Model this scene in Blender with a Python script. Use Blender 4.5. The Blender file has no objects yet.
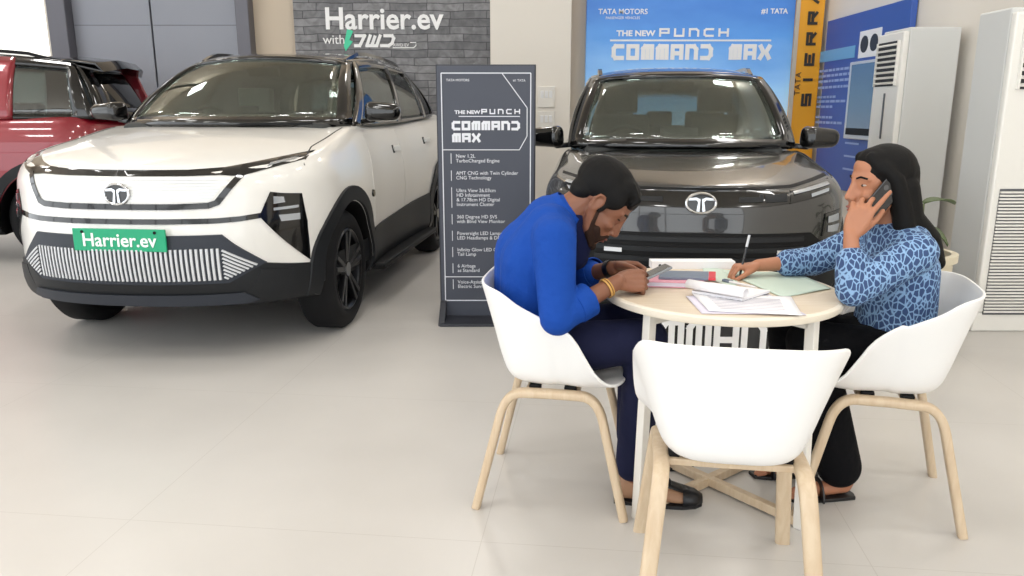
import bpy, bmesh, math, random
import numpy as np
from mathutils import Vector, Matrix, Euler
from mathutils.bvhtree import BVHTree
R = math.radians
S = bpy.context.scene
C = S.collection

# ---------------------------------------------------------------- camera, world, exposure
cam_d = bpy.data.cameras.new('camera')
cam = bpy.data.objects.new('camera', cam_d)
C.objects.link(cam)
cam.location = (0, 0, 1.35)
cam.rotation_euler = (R(90 - 13), 0, 0)
cam_d.sensor_width = 36
cam_d.lens = 770 / 1024 * 36
cam_d.clip_start = 0.05
S.camera = cam
S.view_settings.view_transform = 'Standard'
S.view_settings.look = 'None'
S.view_settings.gamma = 1
S.view_settings.use_curve_mapping = False
S.view_settings.exposure = 0.16
world = bpy.data.worlds.new('world')
S.world = world
world.use_nodes = True
_wn = world.node_tree.nodes
_bg = _wn['Background']
_bg.inputs[0].default_value = (0.93, 0.97, 1.0, 1)
_bg.inputs[1].default_value = 2.45

def area_light(name, loc, rot, sx, sy, power, col=(1, 1, 1)):
    d = bpy.data.lights.new(name, 'AREA')
    d.shape = 'RECTANGLE'; d.size = sx; d.size_y = sy; d.energy = power; d.color = col
    o = bpy.data.objects.new(name, d); C.objects.link(o)
    o.location = loc; o.rotation_euler = rot
    return o
ADDED_LAMP_POWER = 24

# ---------------------------------------------------------------- materials
def srgb(r, g, b):
    f = lambda c: (c / 255 / 12.92) if c / 255 <= 0.04045 else ((c / 255 + 0.055) / 1.055) ** 2.4
    return (f(r), f(g), f(b), 1)

def mat(name, col, rough=0.5, metal=0.0, coat=0.0, spec=0.5, emit=None, es=1.0, bump=None):
    m = bpy.data.materials.new(name); m.use_nodes = True
    b = m.node_tree.nodes['Principled BSDF']
    b.inputs['Base Color'].default_value = col
    b.inputs['Roughness'].default_value = rough
    b.inputs['Metallic'].default_value = metal
    b.inputs['Coat Weight'].default_value = coat
    b.inputs['Coat Roughness'].default_value = 0.04
    b.inputs['Specular IOR Level'].default_value = spec
    if emit:
        b.inputs['Emission Color'].default_value = emit
        b.inputs['Emission Strength'].default_value = es
    if bump:
        N = m.node_tree.nodes; L = m.node_tree.links
        tc = N.new('ShaderNodeTexCoord'); n = N.new('ShaderNodeTexNoise'); bp = N.new('ShaderNodeBump')
        n.inputs['Scale'].default_value = bump[0]; n.inputs['Detail'].default_value = 4
        bp.inputs['Strength'].default_value = bump[1]; bp.inputs['Distance'].default_value = bump[2]
        L.new(tc.outputs['Object'], n.inputs['Vector']); L.new(n.outputs[0], bp.inputs['Height']); L.new(bp.outputs[0], b.inputs['Normal'])
    return m

def nodes(m): return m.node_tree.nodes, m.node_tree.links, m.node_tree.nodes['Principled BSDF']

def ramp_tex(m, tex, stops, vec='Object', mapping=None, out=0, interp='LINEAR'):
    N, L, b = nodes(m)
    tc = N.new('ShaderNodeTexCoord'); rp = N.new('ShaderNodeValToRGB')
    src = tc.outputs[vec]
    if mapping:
        mp = N.new('ShaderNodeMapping'); mp.inputs['Scale'].default_value = mapping
        L.new(src, mp.inputs['Vector']); src = mp.outputs[0]
    L.new(src, tex.inputs['Vector'])
    L.new(tex.outputs[out], rp.inputs[0])
    rp.color_ramp.interpolation = interp
    e = rp.color_ramp.elements
    while len(e) < len(stops): e.new(0.5)
    for k, (p, c) in enumerate(stops): e[k].position = p; e[k].color = c
    L.new(rp.outputs[0], b.inputs['Base Color'])
    return rp

def glass(name, tint, refl=0.09, rough=0.0):
    m = bpy.data.materials.new(name); m.use_nodes = True
    N = m.node_tree.nodes; L = m.node_tree.links
    for n in list(N): N.remove(n)
    o = N.new('ShaderNodeOutputMaterial'); t = N.new('ShaderNodeBsdfTransparent'); g = N.new('ShaderNodeBsdfGlossy')
    x = N.new('ShaderNodeMixShader'); lw = N.new('ShaderNodeLayerWeight'); ma = N.new('ShaderNodeMath')
    t.inputs[0].default_value = tint
    g.inputs['Roughness'].default_value = rough
    lw.inputs['Blend'].default_value = 0.35
    ma.operation = 'MULTIPLY_ADD'; ma.inputs[1].default_value = 0.5; ma.inputs[2].default_value = refl
    L.new(lw.outputs['Fresnel'], ma.inputs[0]); L.new(ma.outputs[0], x.inputs[0])
    L.new(t.outputs[0], x.inputs[1]); L.new(g.outputs[0], x.inputs[2]); L.new(x.outputs[0], o.inputs[0])
    return m

M = {}
M['white_paint'] = mat('white_paint', srgb(224, 222, 217), 0.32, coat=0.8)
M['white_panel'] = mat('white_panel', srgb(226, 227, 224), 0.4, coat=0.4)
M['grey_paint'] = mat('grey_paint', srgb(56, 56, 56), 0.26, metal=0.4, coat=1.0)
M['red_paint'] = mat('red_paint', srgb(128, 14, 32), 0.3, metal=0.2, coat=1.0)
M['gloss_black'] = mat('gloss_black', srgb(12, 12, 13), 0.12, spec=.4, coat=0.6)
M['roof_black'] = mat('roof_black', srgb(52, 48, 44), 0.16, coat=1.0)
M['black_plastic'] = mat('black_plastic', srgb(24, 26, 29), 0.5, spec=.3)
M['grey_plastic'] = mat('grey_plastic', srgb(48, 52, 60), 0.5, spec=.3)
M['black_trim'] = mat('black_trim', srgb(10, 10, 12), 0.6, spec=.25)
M['seam'] = mat('seam', srgb(40, 40, 42), 0.7)
M['chrome'] = mat('chrome', srgb(215, 217, 220), 0.14, metal=1.0)
M['silver'] = mat('silver', srgb(205, 207, 210), 0.35, metal=0.3)
M['dark_chrome'] = mat('dark_chrome', srgb(110, 112, 116), 0.2, metal=1.0)
M['tyre'] = mat('tyre', srgb(17, 17, 19), 0.75, spec=.25)
M['alloy_dark'] = mat('alloy_dark', srgb(36, 37, 40), 0.3, metal=0.7)
M['lamp_glass'] = mat('lamp_glass', srgb(165, 170, 176), 0.15, metal=0.35, coat=0.8)
M['interior'] = mat('interior', srgb(46, 48, 48), 0.7)
M['seat_dark'] = mat('seat_dark', srgb(58, 60, 60), 0.7)
M['seat_light'] = mat('seat_light', srgb(196, 190, 178), 0.7)
M['windscreen'] = glass('windscreen', (0.66, 0.73, 0.70, 1), 0.075)
M['side_glass'] = glass('side_glass', (0.5, 0.54, 0.53, 1), 0.10)
M['rear_glass'] = glass('rear_glass', (0.74, 0.86, 0.9, 1), 0.05)
M['dark_glass'] = glass('dark_glass', (0.06, 0.09, 0.09, 1), 0.12)
M['plate_green'] = mat('plate_green', srgb(22, 156, 112), 0.4)
M['white_letter'] = mat('white_letter', srgb(240, 240, 240), 0.5)

# ---------------------------------------------------------------- mesh helpers
def frame_of(t, up=Vector((0, 0, 1))):
    t = t.normalized()
    if abs(t.dot(up)) > 0.98: up = Vector((0, 1, 0))
    a = up.cross(t).normalized(); b = t.cross(a).normalized()
    return a, b

class MB:
    def __init__(s): s.b = bmesh.new()
    def box(s, c, size, rot=None):
        mx = Matrix.Translation(c) @ (rot.to_matrix().to_4x4() if isinstance(rot, Euler) else (rot or Matrix())) @ Matrix.Diagonal((*size, 1))
        bmesh.ops.create_cube(s.b, size=1, matrix=mx); return s
    def bar(s, p0, p1, w, h, up=(0, 0, 1)):
        p0, p1 = Vector(p0), Vector(p1); t = p1 - p0; a, b = frame_of(t, Vector(up)); t_ = t.normalized()
        mx = Matrix((( a.x, b.x, t_.x, 0), (a.y, b.y, t_.y, 0), (a.z, b.z, t_.z, 0), (0, 0, 0, 1)))
        mx = Matrix.Translation((p0 + p1) / 2) @ mx @ Matrix.Diagonal((w, h, t.length, 1))
        bmesh.ops.create_cube(s.b, size=1, matrix=mx); return s
    def cone(s, p0, p1, r0, r1, seg=20, caps=True):
        p0, p1 = Vector(p0), Vector(p1); t = p1 - p0
        q = t.to_track_quat('Z', 'Y').to_matrix().to_4x4()
        bmesh.ops.create_cone(s.b, cap_ends=caps, segments=seg, radius1=r0, radius2=r1, depth=t.length, matrix=Matrix.Translation((p0 + p1) / 2) @ q); return s
    def ell(s, c, r, rot=None, seg=24, rings=14):
        mx = Matrix.Translation(c) @ (rot.to_matrix().to_4x4() if rot is not None and not isinstance(rot, Matrix) else (rot or Matrix()))
        if not hasattr(r, '__len__'): r = (r, r, r)
        bmesh.ops.create_uvsphere(s.b, u_segments=seg, v_segments=rings, radius=1, matrix=mx @ Matrix.Diagonal((*r, 1))); return s
    def limb(s, pts, rs, seg=16):
        for k in range(len(pts)):
            s.ell(pts[k], rs[k], seg=seg, rings=10)
            if k: s.cone(pts[k - 1], pts[k], rs[k - 1], rs[k], seg)
        return s
    def grid(s, P, cu=False, cv=False, flip=False):
        nu, nv = len(P), len(P[0])
        V = [[s.b.verts.new(p) for p in row] for row in P]
        for i in range(nu if cu else nu - 1):
            for j in range(nv if cv else nv - 1):
                q = [V[i][j], V[(i + 1) % nu][j], V[(i + 1) % nu][(j + 1) % nv], V[i][(j + 1) % nv]]
                if flip: q.reverse()
                try: s.b.faces.new(q)
                except ValueError: pass
        return V
    def sweep(s, pts, sec, up=(0, 0, 1), cap=True, closed=False, scale=None):
        pts = [Vector(p) for p in pts]; n = len(pts); rows = []
        for i in range(n):
            if closed: t = pts[(i + 1) % n] - pts[i - 1]
            else: t = pts[min(i + 1, n - 1)] - pts[max(i - 1, 0)]
            a, b = frame_of(t, Vector(up)); k = scale[i] if scale else 1
            rows.append([pts[i] + a * x * k + b * y * k for x, y in sec])
        V = s.grid(rows, cu=closed, cv=True)
        if cap and not closed:
            s.b.faces.new(list(reversed(V[0]))); s.b.faces.new(V[-1])
        return s
    def tube(s, pts, r, seg=10, **k):
        return s.sweep(pts, [(r * math.cos(2 * math.pi * i / seg), r * math.sin(2 * math.pi * i / seg)) for i in range(seg)], **k)
    def lathe(s, prof, c=(0, 0, 0), seg=40, axis='z', closed=False):
        rows = []
        for i in range(seg):
            a = 2 * math.pi * i / seg; row = []
            for r, h in prof:
                if axis == 'z': v = (r * math.cos(a), r * math.sin(a), h)
                elif axis == 'x': v = (h, r * math.cos(a), r * math.sin(a))
                else: v = (r * math.cos(a), h, r * math.sin(a))
                row.append(Vector(v) + Vector(c))
            rows.append(row)
        s.grid(rows, cu=True, cv=closed); return s
    def prism(s, poly, mx, depth):
        """poly (x,y) extruded from z=0 to z=depth, placed by mx"""
        a = [s.b.verts.new(mx @ Vector((x, y, 0))) for x, y in poly]
        c = [s.b.verts.new(mx @ Vector((x, y, depth))) for x, y in poly]
        n = len(poly)
        s.b.faces.new(list(reversed(a))); s.b.faces.new(c)
        for i in range(n): s.b.faces.new([a[i], a[(i + 1) % n], c[(i + 1) % n], c[i]])
        return s
    def build(s, name, m, parent=None, smooth=True, bevel=0, seg=2, angle=40, weld=False, sub=0, solid=0, keep=False):
        if weld: bmesh.ops.remove_doubles(s.b, verts=s.b.verts, dist=1e-5)
        bmesh.ops.recalc_face_normals(s.b, faces=s.b.faces)
        me = bpy.data.meshes.new(name); s.b.to_mesh(me)
        if not keep: s.b.free()
        return link(name, me, m, parent, smooth, bevel, seg, angle, sub, solid)

def link(name, me, m, parent=None, smooth=True, bevel=0, seg=2, angle=40, sub=0, solid=0):
    if m is not None:
        for x in (m if isinstance(m, (list, tuple)) else [m]): me.materials.append(x)
    o = bpy.data.objects.new(name, me); C.objects.link(o)
    if parent: o.parent = parent
    if solid:
        d = o.modifiers.new('solid', 'SOLIDIFY'); d.thickness = solid; d.offset = 0
    if bevel:
        d = o.modifiers.new('bevel', 'BEVEL'); d.width = bevel; d.segments = seg; d.limit_method = 'ANGLE'; d.angle_limit = R(40)
    if sub:
        d = o.modifiers.new('sub', 'SUBSURF'); d.levels = sub; d.render_levels = sub
    if smooth and len(me.polygons):
        me.polygons.foreach_set('use_smooth', [True] * len(me.polygons))
        try: me.set_sharp_from_angle(angle=R(angle))
        except Exception: pass
    return o

def baked(o):
    """replace modifiers by their result"""
    dg = bpy.context.evaluated_depsgraph_get(); dg.update()
    me = bpy.data.meshes.new_from_object(o.evaluated_get(dg), depsgraph=dg)
    me.name = o.name; o.modifiers.clear(); o.data = me
    return o

def remesh_body(mb, name, m, parent=None, voxel=0.005, smooth=4, factor=0.5):
    o = mb.build(name, m, parent)
    d = o.modifiers.new('r', 'REMESH'); d.mode = 'VOXEL'; d.voxel_size = voxel; d.use_smooth_shade = True
    if smooth:
        d = o.modifiers.new('s', 'SMOOTH'); d.iterations = smooth; d.factor = factor
    baked(o)
    o.data.polygons.foreach_set('use_smooth', [True] * len(o.data.polygons))
    return o

def empty(name, loc=(0, 0, 0), rz=0.0):
    o = bpy.data.objects.new(name, None); C.objects.link(o)
    o.location = loc; o.rotation_euler = (0, 0, rz); o.empty_display_size = 0.1
    return o
def tag(o, label, cat, group=None):
    o['label'] = label; o['category'] = cat
    if group: o['group'] = group
    return o
def struct(o): o['kind'] = 'structure'; return o

def text(name, body, size, m, parent, mx, depth=0.004, sx=1.0, align='CENTER', bold=0.0, spacing=1.0, line=1.0):
    cu = bpy.data.curves.new(name, 'FONT'); cu.body = body; cu.size = size; cu.extrude = depth; cu.align_x = align; cu.align_y = 'CENTER'
    cu.offset = bold; cu.space_character = spacing; cu.space_line = line; cu.resolution_u = 3
    t = bpy.data.objects.new(name, cu); C.objects.link(t)
    dg = bpy.context.evaluated_depsgraph_get(); dg.update()
    me = bpy.data.meshes.new_from_object(t.evaluated_get(dg), depsgraph=dg)
    bpy.data.objects.remove(t); bpy.data.curves.remove(cu)
    me.name = name; me.transform(mx @ Matrix.Diagonal((sx, 1, 1, 1))); me.materials.clear()
    return link(name, me, m, parent, smooth=False)

def facing(loc, rz=0.0):
    """text plane standing upright, read from -y when rz=0"""
    return Matrix.Translation(loc) @ Matrix.Rotation(rz, 4, 'Z') @ Matrix.Rotation(R(90), 4, 'X')

GLYPH = {  # squared display capitals, in a unit cell
 'C': [[(1, 1), (.2, 1), (0, .8), (0, .2), (.2, 0), (1, 0)]],
 'O': [[(0, 0), (0, 1), (1, 1), (1, 0), (0, 0)]],
 'M': [[(0, 0), (0, .8), (.2, 1), (1, 1), (1, 0)], [(.5, 1), (.5, 0)]],
 'A': [[(0, 0), (0, 1), (1, 1), (1, 0)], [(0, .4), (1, .4)]],
 'N': [[(0, 0), (0, 1), (.75, 1), (1, .75), (1, 0)]],
 'D': [[(0, 0), (.75, 0), (1, .25), (1, .75), (.75, 1), (0, 1)]],
 'X': [[(0, 0), (.35, .5), (0, 1)], [(1, 0), (.65, .5), (1, 1)], [(.35, .5), (.65, .5)]],
 'P': [[(0, 0), (0, 1), (1, 1), (1, .45), (0, .45)]],
 'U': [[(0, 1), (0, 0), (1, 0), (1, 1)]],
 'H': [[(0, 0), (0, 1)], [(1, 0), (1, 1)], [(0, .5), (1, .5)]],
 'S': [[(1, 1), (0, 1), (0, .5), (1, .5), (1, 0), (0, 0)]],
 'I': [[(.5, 0), (.5, 1)]],
 'E': [[(1, 1), (0, 1), (0, 0), (1, 0)], [(0, .5), (.85, .5)]],
 'R': [[(0, 0), (0, 1), (1, 1), (1, .5), (0, .5)], [(.5, .5), (1, 0)]],
 'T': [[(0, 1), (1, 1)], [(.5, 1), (.5, 0)]],
 'V': [[(0, 0), (.5, 1), (1, 0)]],
 'W': [[(0, 1), (0, 0), (1, 0), (1, 1)], [(.5, 0), (.5, .9)]],
 'Q': [[(0, 1), (.9, 1), (.75, 0), (.3, 0)]],
}
def strokes(name, word, h, w, gap, th, m, parent, mx, depth=0.006, slant=0.0, center=True, mb=None):
    b = mb or MB(); n = len(word); tot = sum((w + gap) if c != ' ' else w * 0.8 for c in word) - gap
    x0 = -tot / 2 if center else 0; k_ = 0
    for c in word:
        if c == ' ': x0 += w * 0.8; continue
        cw = w
        for pl in GLYPH[c]:
            P = [Vector((x0 + th / 2 + px * (cw - th) + slant * (py * h), th / 2 + py * (h - th), 0)) for px, py in pl]
            for i in range(len(P) - 1):
                d = (P[i + 1] - P[i]); L = d.length; d.normalize(); nn = Vector((-d.y, d.x, 0)) * th / 2; e = d * th * 0.42
                q = [P[i] - e - nn, P[i + 1] + e - nn, P[i + 1] + e + nn, P[i] - e + nn]
                k_ += 1; b.prism([(v.x, v.y) for v in q], mx @ Matrix.Translation((0, -h / 2, 0)), depth + .0004 * (k_ % 4))
        x0 += cw + gap
    if mb: return
    return b.build(name, m, parent, smooth=False)

def letters(name, word, h, w, gap, th, m, parent, mx, depth=0.006, slant=0.0):
    x = -(len(word) * (w + gap) - gap) / 2
    for c in word:
        strokes(name, c, h, w, gap, th, m, parent, mx @ Matrix.Translation((x + w / 2, 0, 0)), depth, slant); x += w + gap

def pchip(xs, ys):
    xs = np.array(xs, float); ys = np.array(ys, float); h = np.diff(xs); d = np.diff(ys) / h
    m = np.zeros(len(xs)); m[0] = d[0]; m[-1] = d[-1]
    for i in range(1, len(xs) - 1):
        if d[i - 1] * d[i] > 0: m[i] = 2 * d[i - 1] * d[i] / (d[i - 1] + d[i])
    def f(x):
        x = min(max(x, xs[0]), xs[-1]); i = min(int(np.searchsorted(xs, x, side='right')) - 1, len(h) - 1)
        t = (x - xs[i]) / h[i]
        return float((2*t**3-3*t*t+1)*ys[i] + (t**3-2*t*t+t)*h[i]*m[i] + (-2*t**3+3*t*t)*ys[i+1] + (t**3-t*t)*h[i]*m[i+1])
    return f
def tab(pairs): return pchip([p[0] for p in pairs], [p[1] for p in pairs])
# ---------------------------------------------------------------- room shell
M['wall'] = mat('wall', srgb(226, 220, 210), 0.7, bump=(40, .05, .002))
M['wall_beige'] = mat('wall_beige', srgb(205, 190, 170), 0.7)
M['ceiling'] = mat('ceiling', srgb(226, 218, 206), 0.8)
fm = mat('floor_tile', srgb(205, 201, 196), 0.3, spec=0.5); M['floor'] = fm
N_, L_, B_ = nodes(fm)
tc = N_.new('ShaderNodeTexCoord'); br = N_.new('ShaderNodeTexBrick'); mp = N_.new('ShaderNodeMapping')
br.inputs['Scale'].default_value = 1.0; br.inputs['Mortar Size'].default_value = .0016; br.inputs['Mortar Smooth'].default_value = .3
br.inputs['Brick Width'].default_value = 1.2; br.inputs['Row Height'].default_value = 1.2; br.offset = 0
br.inputs['Color1'].default_value = srgb(205, 201, 196); br.inputs['Color2'].default_value = srgb(205, 201, 196); br.inputs['Mortar'].default_value = srgb(190, 185, 179)
mp.inputs['Rotation'].default_value = (0, 0, R(6.5)); mp.inputs['Location'].default_value = (.35, .2, 0)
nz = N_.new('ShaderNodeTexNoise'); nz.inputs['Scale'].default_value = 1.6; nz.inputs['Detail'].default_value = 6
mx_ = N_.new('ShaderNodeMixRGB'); mx_.blend_type = 'MULTIPLY'; mx_.inputs[0].default_value = .16
L_.new(tc.outputs['Object'], mp.inputs[0]); L_.new(mp.outputs[0], br.inputs[0]); L_.new(tc.outputs['Object'], nz.inputs['Vector'])
L_.new(br.outputs['Color'], mx_.inputs[1]); L_.new(nz.outputs['Fac'], mx_.inputs[2]); L_.new(mx_.outputs[0], B_.inputs['Base Color'])

XL, XR, YB, YF, ZC = -10.0, 3.75, 9.8, -4.0, 5.4
def slab(name, c, size, m, bevel=0): return struct(MB().box(c, size).build(name, m, None, False, bevel=bevel))
slab('floor', ((XL + XR) / 2, (YB + YF) / 2, -.05), (XR - XL + .2, YB - YF + .2, .1), M['floor'])
slab('ceiling', ((XL + XR) / 2, (YB + YF) / 2, ZC + .06), (XR - XL + .2, YB - YF + .2, .12), M['ceiling'])
slab('wall_right', (XR + .06, (YB + YF) / 2, ZC / 2), (.12, YB - YF, ZC), M['wall'])
w = MB()
for x0, x1 in ((-5.62, -3.25), ): pass
w.box(((-5.51 + XL) / 2, YB + .06, ZC / 2), (-5.51 - XL, .12, ZC)); w.box(((XR - 3.12) / 2 + .0, YB + .06, ZC / 2), (XR + 3.12, .12, ZC)); w.box((-4.4, YB + .06, (3.1 + ZC) / 2), (2.56, .12, ZC - 3.1))
struct(w.build('wall_back', M['wall_beige'], None, False))
slab('wall_left', (XL - .06, 8.0, ZC / 2), (.12, YB - 6.2, ZC), M['wall'])
M['mullion'] = mat('mullion_grey', srgb(120, 122, 126), .4, metal=.3)
q = MB()
for x in np.linspace(XL, XR, 7): q.box((x, YF, ZC / 2), (.09, .12, ZC))
for z in (.06, 2.5, ZC - .06): q.box(((XL + XR) / 2, YF, z), (XR - XL, .1, .1))
struct(q.build('unseen_window_front', M['mullion'], None, False))  # unseen front glazing bars, added for the reflections on the cars
q = MB()
for y in np.linspace(YF, 6.2, 6): q.box((XL, y, ZC / 2), (.12, .09, ZC))
for z in (.06, 2.5, ZC - .06): q.box((XL, (YF + 6.2) / 2, z), (.1, 6.2 - YF, .1))
struct(q.build('window_3', M['mullion'], None, False))
# white masonry pier between the display boards
slab('column_pier', (.215, 9.53, ZC / 2), (.93, .55, ZC), M['wall'], .01)
# frosted window in the back left corner; emission on the pane stands for daylight
M['frost_glow'] = mat('frosted_pane_glow', srgb(240, 240, 236), .5, emit=(1, .98, .94, 1), es=.75)
fr = MB()
for z in (.12, 3.0): fr.box((-6.93, YB - .03, z), (2.74, .09, .08))
for x in (-8.3, -7.0, -5.56): fr.box((x, YB - .03, 1.56), (.07, .09, 2.9))
wn = struct(fr.build('window_1', M['wall'], None, False, bevel=.005))
MB().box((-6.93, YB - .012, 1.56), (2.7, .016, 2.85)).build('pane', M['frost_glow'], wn, False)
# grey steel double door
M['steel_grey'] = mat('grey_door_steel', srgb(138, 141, 150), .45, metal=.15, bump=(8, .05, .004))
M['steel_dark'] = mat('door_frame_steel', srgb(98, 98, 106), .45, metal=.2)
d = MB()
d.box((-5.40, YB - .06, 1.55), (.22, .26, 3.1)); d.box((-3.2, YB - .06, 1.55), (.16, .26, 3.1)); d.box((-4.4, YB - .06, 3.05), (2.5, .26, .14)); d.box((-4.4, YB + .07, 1.5), (2.5, .06, 3.0))  # last box: unseen backing added to stop light leaking between the leaves
do = struct(d.build('door_1', M['steel_dark'], None, False, bevel=.012))
for x0, x1 in ((-5.29, -4.36), (-4.34, -3.3)):
    q = MB(); q.box(((x0 + x1) / 2, YB + .0, 1.49), (x1 - x0, .06, 2.96))
    leaf = q.build('door_leaf', M['steel_grey'], do, False, bevel=.006)
    q = MB()
    for z in (1.0, 2.35): q.box(((x0 + x1) / 2, YB - .031, z), (x1 - x0 - .02, .004, .008))
    q.build('panel_seam', M['steel_dark'], leaf, False)
q = MB(); q.tube([(-4.28, YB - .03, .95), (-4.28, YB - .09, .98), (-4.28, YB - .09, 1.22), (-4.28, YB - .03, 1.25)], .012); q.build('door_handle', M['chrome'], do)
# skirting
slab('baseboard_right', (XR - .008, (YB + YF) / 2, .05), (.016, YB - YF, .1), M['wall_beige'])
slab('baseboard_back', (2.0, YB - .008, .05), (3.4, .016, .1), M['wall_beige'])

M['lamp_rim'] = mat('lamp_rim', srgb(230, 230, 230), .4)

# ---------------------------------------------------------------- unseen ceiling lamps, added for more top light on cars and floor
M['added_lamp_face'] = mat('added_lamp_face', (1, 1, 1, 1), .5, emit=(1, .96, .9, 1), es=4)
for ix, x in enumerate((-7.6, -5.4, -.45, 3.3)):
    for iy, y in enumerate((-1.0, 2.0, 5.0, 9.25)):
        r = empty('added_ceiling_light', (x, y, ZC)); tag(r, 'unseen square ceiling lamp added for top light over the showroom', 'lamp', 'added ceiling lamps')
        b = MB()
        for sx, sy, cx, cy in ((.66, .03, 0, .315), (.66, .03, 0, -.315), (.03, .6, .315, 0), (.03, .6, -.315, 0)): b.box((cx, cy, -.012), (sx, sy, .024))
        b.build('added_lamp_frame', M['lamp_rim'], r, False)
        MB().box((0, 0, -.006), (.6, .6, .01)).build('added_diffuser', M['added_lamp_face'], r, False)
        area_light('added_top_light', (x, y, ZC - .03), (0, 0, 0), .6, .6, ADDED_LAMP_POWER, (1, .99, .97))

# ---------------------------------------------------------------- stone-look display board
sm = mat('stone_print', srgb(110, 110, 112), .55); M['stone'] = sm
N_, L_, B_ = nodes(sm)
tc = N_.new('ShaderNodeTexCoord'); mp = N_.new('ShaderNodeMapping'); mp.inputs['Rotation'].default_value = (R(90), 0, 0)
b1 = N_.new('ShaderNodeTexBrick'); b1.offset = .37; b1.squash = 1.6; b1.squash_frequency = 3
b1.inputs['Scale'].default_value = 1; b1.inputs['Brick Width'].default_value = .42; b1.inputs['Row Height'].default_value = .085; b1.inputs['Mortar Size'].default_value = .006; b1.inputs['Mortar Smooth'].default_value = .6
b1.inputs['Color1'].default_value = srgb(132, 132, 134); b1.inputs['Color2'].default_value = srgb(98, 98, 101); b1.inputs['Mortar'].default_value = srgb(62, 62, 66)
nz = N_.new('ShaderNodeTexNoise'); nz.inputs['Scale'].default_value = 9; nz.inputs['Detail'].default_value = 8; nz.inputs['Distortion'].default_value = 1
nd = N_.new('ShaderNodeTexNoise'); nd.inputs['Scale'].default_value = 3
mv = N_.new('ShaderNodeMixRGB'); mv.inputs[0].default_value = .04
mm_ = N_.new('ShaderNodeMixRGB'); mm_.blend_type = 'OVERLAY'; mm_.inputs[0].default_value = .8
L_.new(tc.outputs['Object'], mp.inputs[0]); L_.new(tc.outputs['Object'], nd.inputs['Vector']); L_.new(mp.outputs[0], mv.inputs[1]); L_.new(nd.outputs['Color'], mv.inputs[2]); L_.new(mv.outputs[0], b1.inputs[0])
L_.new(tc.outputs['Object'], nz.inputs['Vector']); L_.new(b1.outputs['Color'], mm_.inputs[1]); L_.new(nz.outputs['Fac'], mm_.inputs[2]); L_.new(mm_.outputs[0], B_.inputs['Base Color'])
YS = 9.62
r = empty('display_board', (-1.43, YS + .03, 0))
tag(r, 'tall grey stone patterned board with white lettering behind the white SUV', 'display board')
MB().box((0, .04, 1.75), (2.34, .08, 2.9)).build('board', M['stone'], r, False, bevel=.004)
text('lettering', 'Harrier.ev', .345, M['white_letter'], r, facing((-.10, -.006, 2.40)), .006, sx=.98, bold=.007)
text('lettering', 'with', .15, M['white_letter'], r, facing((-.70, -.006, 2.17)), .004)
letters('letter', 'QWD', .15, .155, .018, .036, M['white_letter'], r, facing((-.25, -.004, 2.16)), .006, slant=.3)
t_ = MB(); t_.prism([(0, 0), (.05, .2), (.12, .17), (.07, .07), (.11, .05), (.02, -.06)], facing((-.585, -.004, 2.10)), .006); t_.build('green_bolt', mat('mint_green', srgb(70, 205, 160), .5), r, False)
q = MB(); q.tube([Vector((x, -.004, z)) for x, z in ((.0, 2.08), (.25, 2.08), (.28, 2.105), (.28, 2.14), (.21, 2.14))], .006, 6); q.build('line_art', M['white_letter'], r)
text('lettering', 'AWD EV', .05, M['white_letter'], r, facing((.10, -.006, 2.11)), .002)

# ---------------------------------------------------------------- blue launch board
bm_ = mat('blue_print', srgb(80, 140, 210), .45); M['blue_print'] = bm_
N_, L_, B_ = nodes(bm_)
tc = N_.new('ShaderNodeTexCoord'); sp = N_.new('ShaderNodeSeparateXYZ'); rp = N_.new('ShaderNodeValToRGB'); nz = N_.new('ShaderNodeTexNoise'); mp = N_.new('ShaderNodeMapping'); ad = N_.new('ShaderNodeMath'); mr = N_.new('ShaderNodeMath')
mr.operation = 'MULTIPLY_ADD'; mr.inputs[1].default_value = .36; mr.inputs[2].default_value = -.09
mp.inputs['Scale'].default_value = (.6, 1, 1.6); mp.inputs['Rotation'].default_value = (0, R(35), 0); nz.inputs['Scale'].default_value = 1.3; nz.inputs['Detail'].default_value = 5
ad.operation = 'MULTIPLY_ADD'; ad.inputs[1].default_value = .34
L_.new(tc.outputs['Object'], sp.inputs[0]); L_.new(tc.outputs['Object'], mp.inputs[0]); L_.new(mp.outputs[0], nz.inputs['Vector'])
L_.new(sp.outputs['Z'], mr.inputs[0]); L_.new(nz.outputs['Fac'], ad.inputs[0]); L_.new(mr.outputs[0], ad.inputs[2]); L_.new(ad.outputs[0], rp.inputs[0])
e = rp.color_ramp.elements
for k, (p_, c_) in enumerate([(.0, (190, 165, 110)), (.28, (205, 200, 185)), (.42, (205, 222, 238)), (.62, (150, 196, 236)), (.86, (84, 144, 212)), (1.0, (64, 120, 196))]):
    if k > 1: e.new(p_)
    e[k].position = p_; e[k].color = srgb(*c_)
L_.new(rp.outputs[0], B_.inputs['Base Color']); L_.new(rp.outputs[0], B_.inputs['Emission Color']); B_.inputs['Emission Strength'].default_value = .28
YS = 9.62; r = empty('display_board', (2.14, YS + .04, 0))
tag(r, 'bright blue lit billboard with white lettering behind the grey SUV', 'billboard')
MB().box((0, .04, 1.65), (2.5, .08, 3.1)).build('board', M['blue_print'], r, False, bevel=.004)
W_ = M['white_letter']
letters('letter', 'COMMAND', .185, .155, .022, .05, W_, r, facing((-.335, -.004, 2.03)), .006)
letters('letter', 'MAX', .185, .155, .022, .05, W_, r, facing((.72, -.004, 2.03)), .006)
letters('letter', 'PUNCH', .10, .125, .052, .024, W_, r, facing((.035, -.004, 2.255)), .006)
text('lettering', 'THE NEW', .09, W_, r, facing((-.66, -.006, 2.243)), .003, sx=1.15, bold=.003)
q = MB(); q.box((.0, -.003, 2.165), (1.93, .006, .02)); q.build('rule', W_, r, False)
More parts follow.
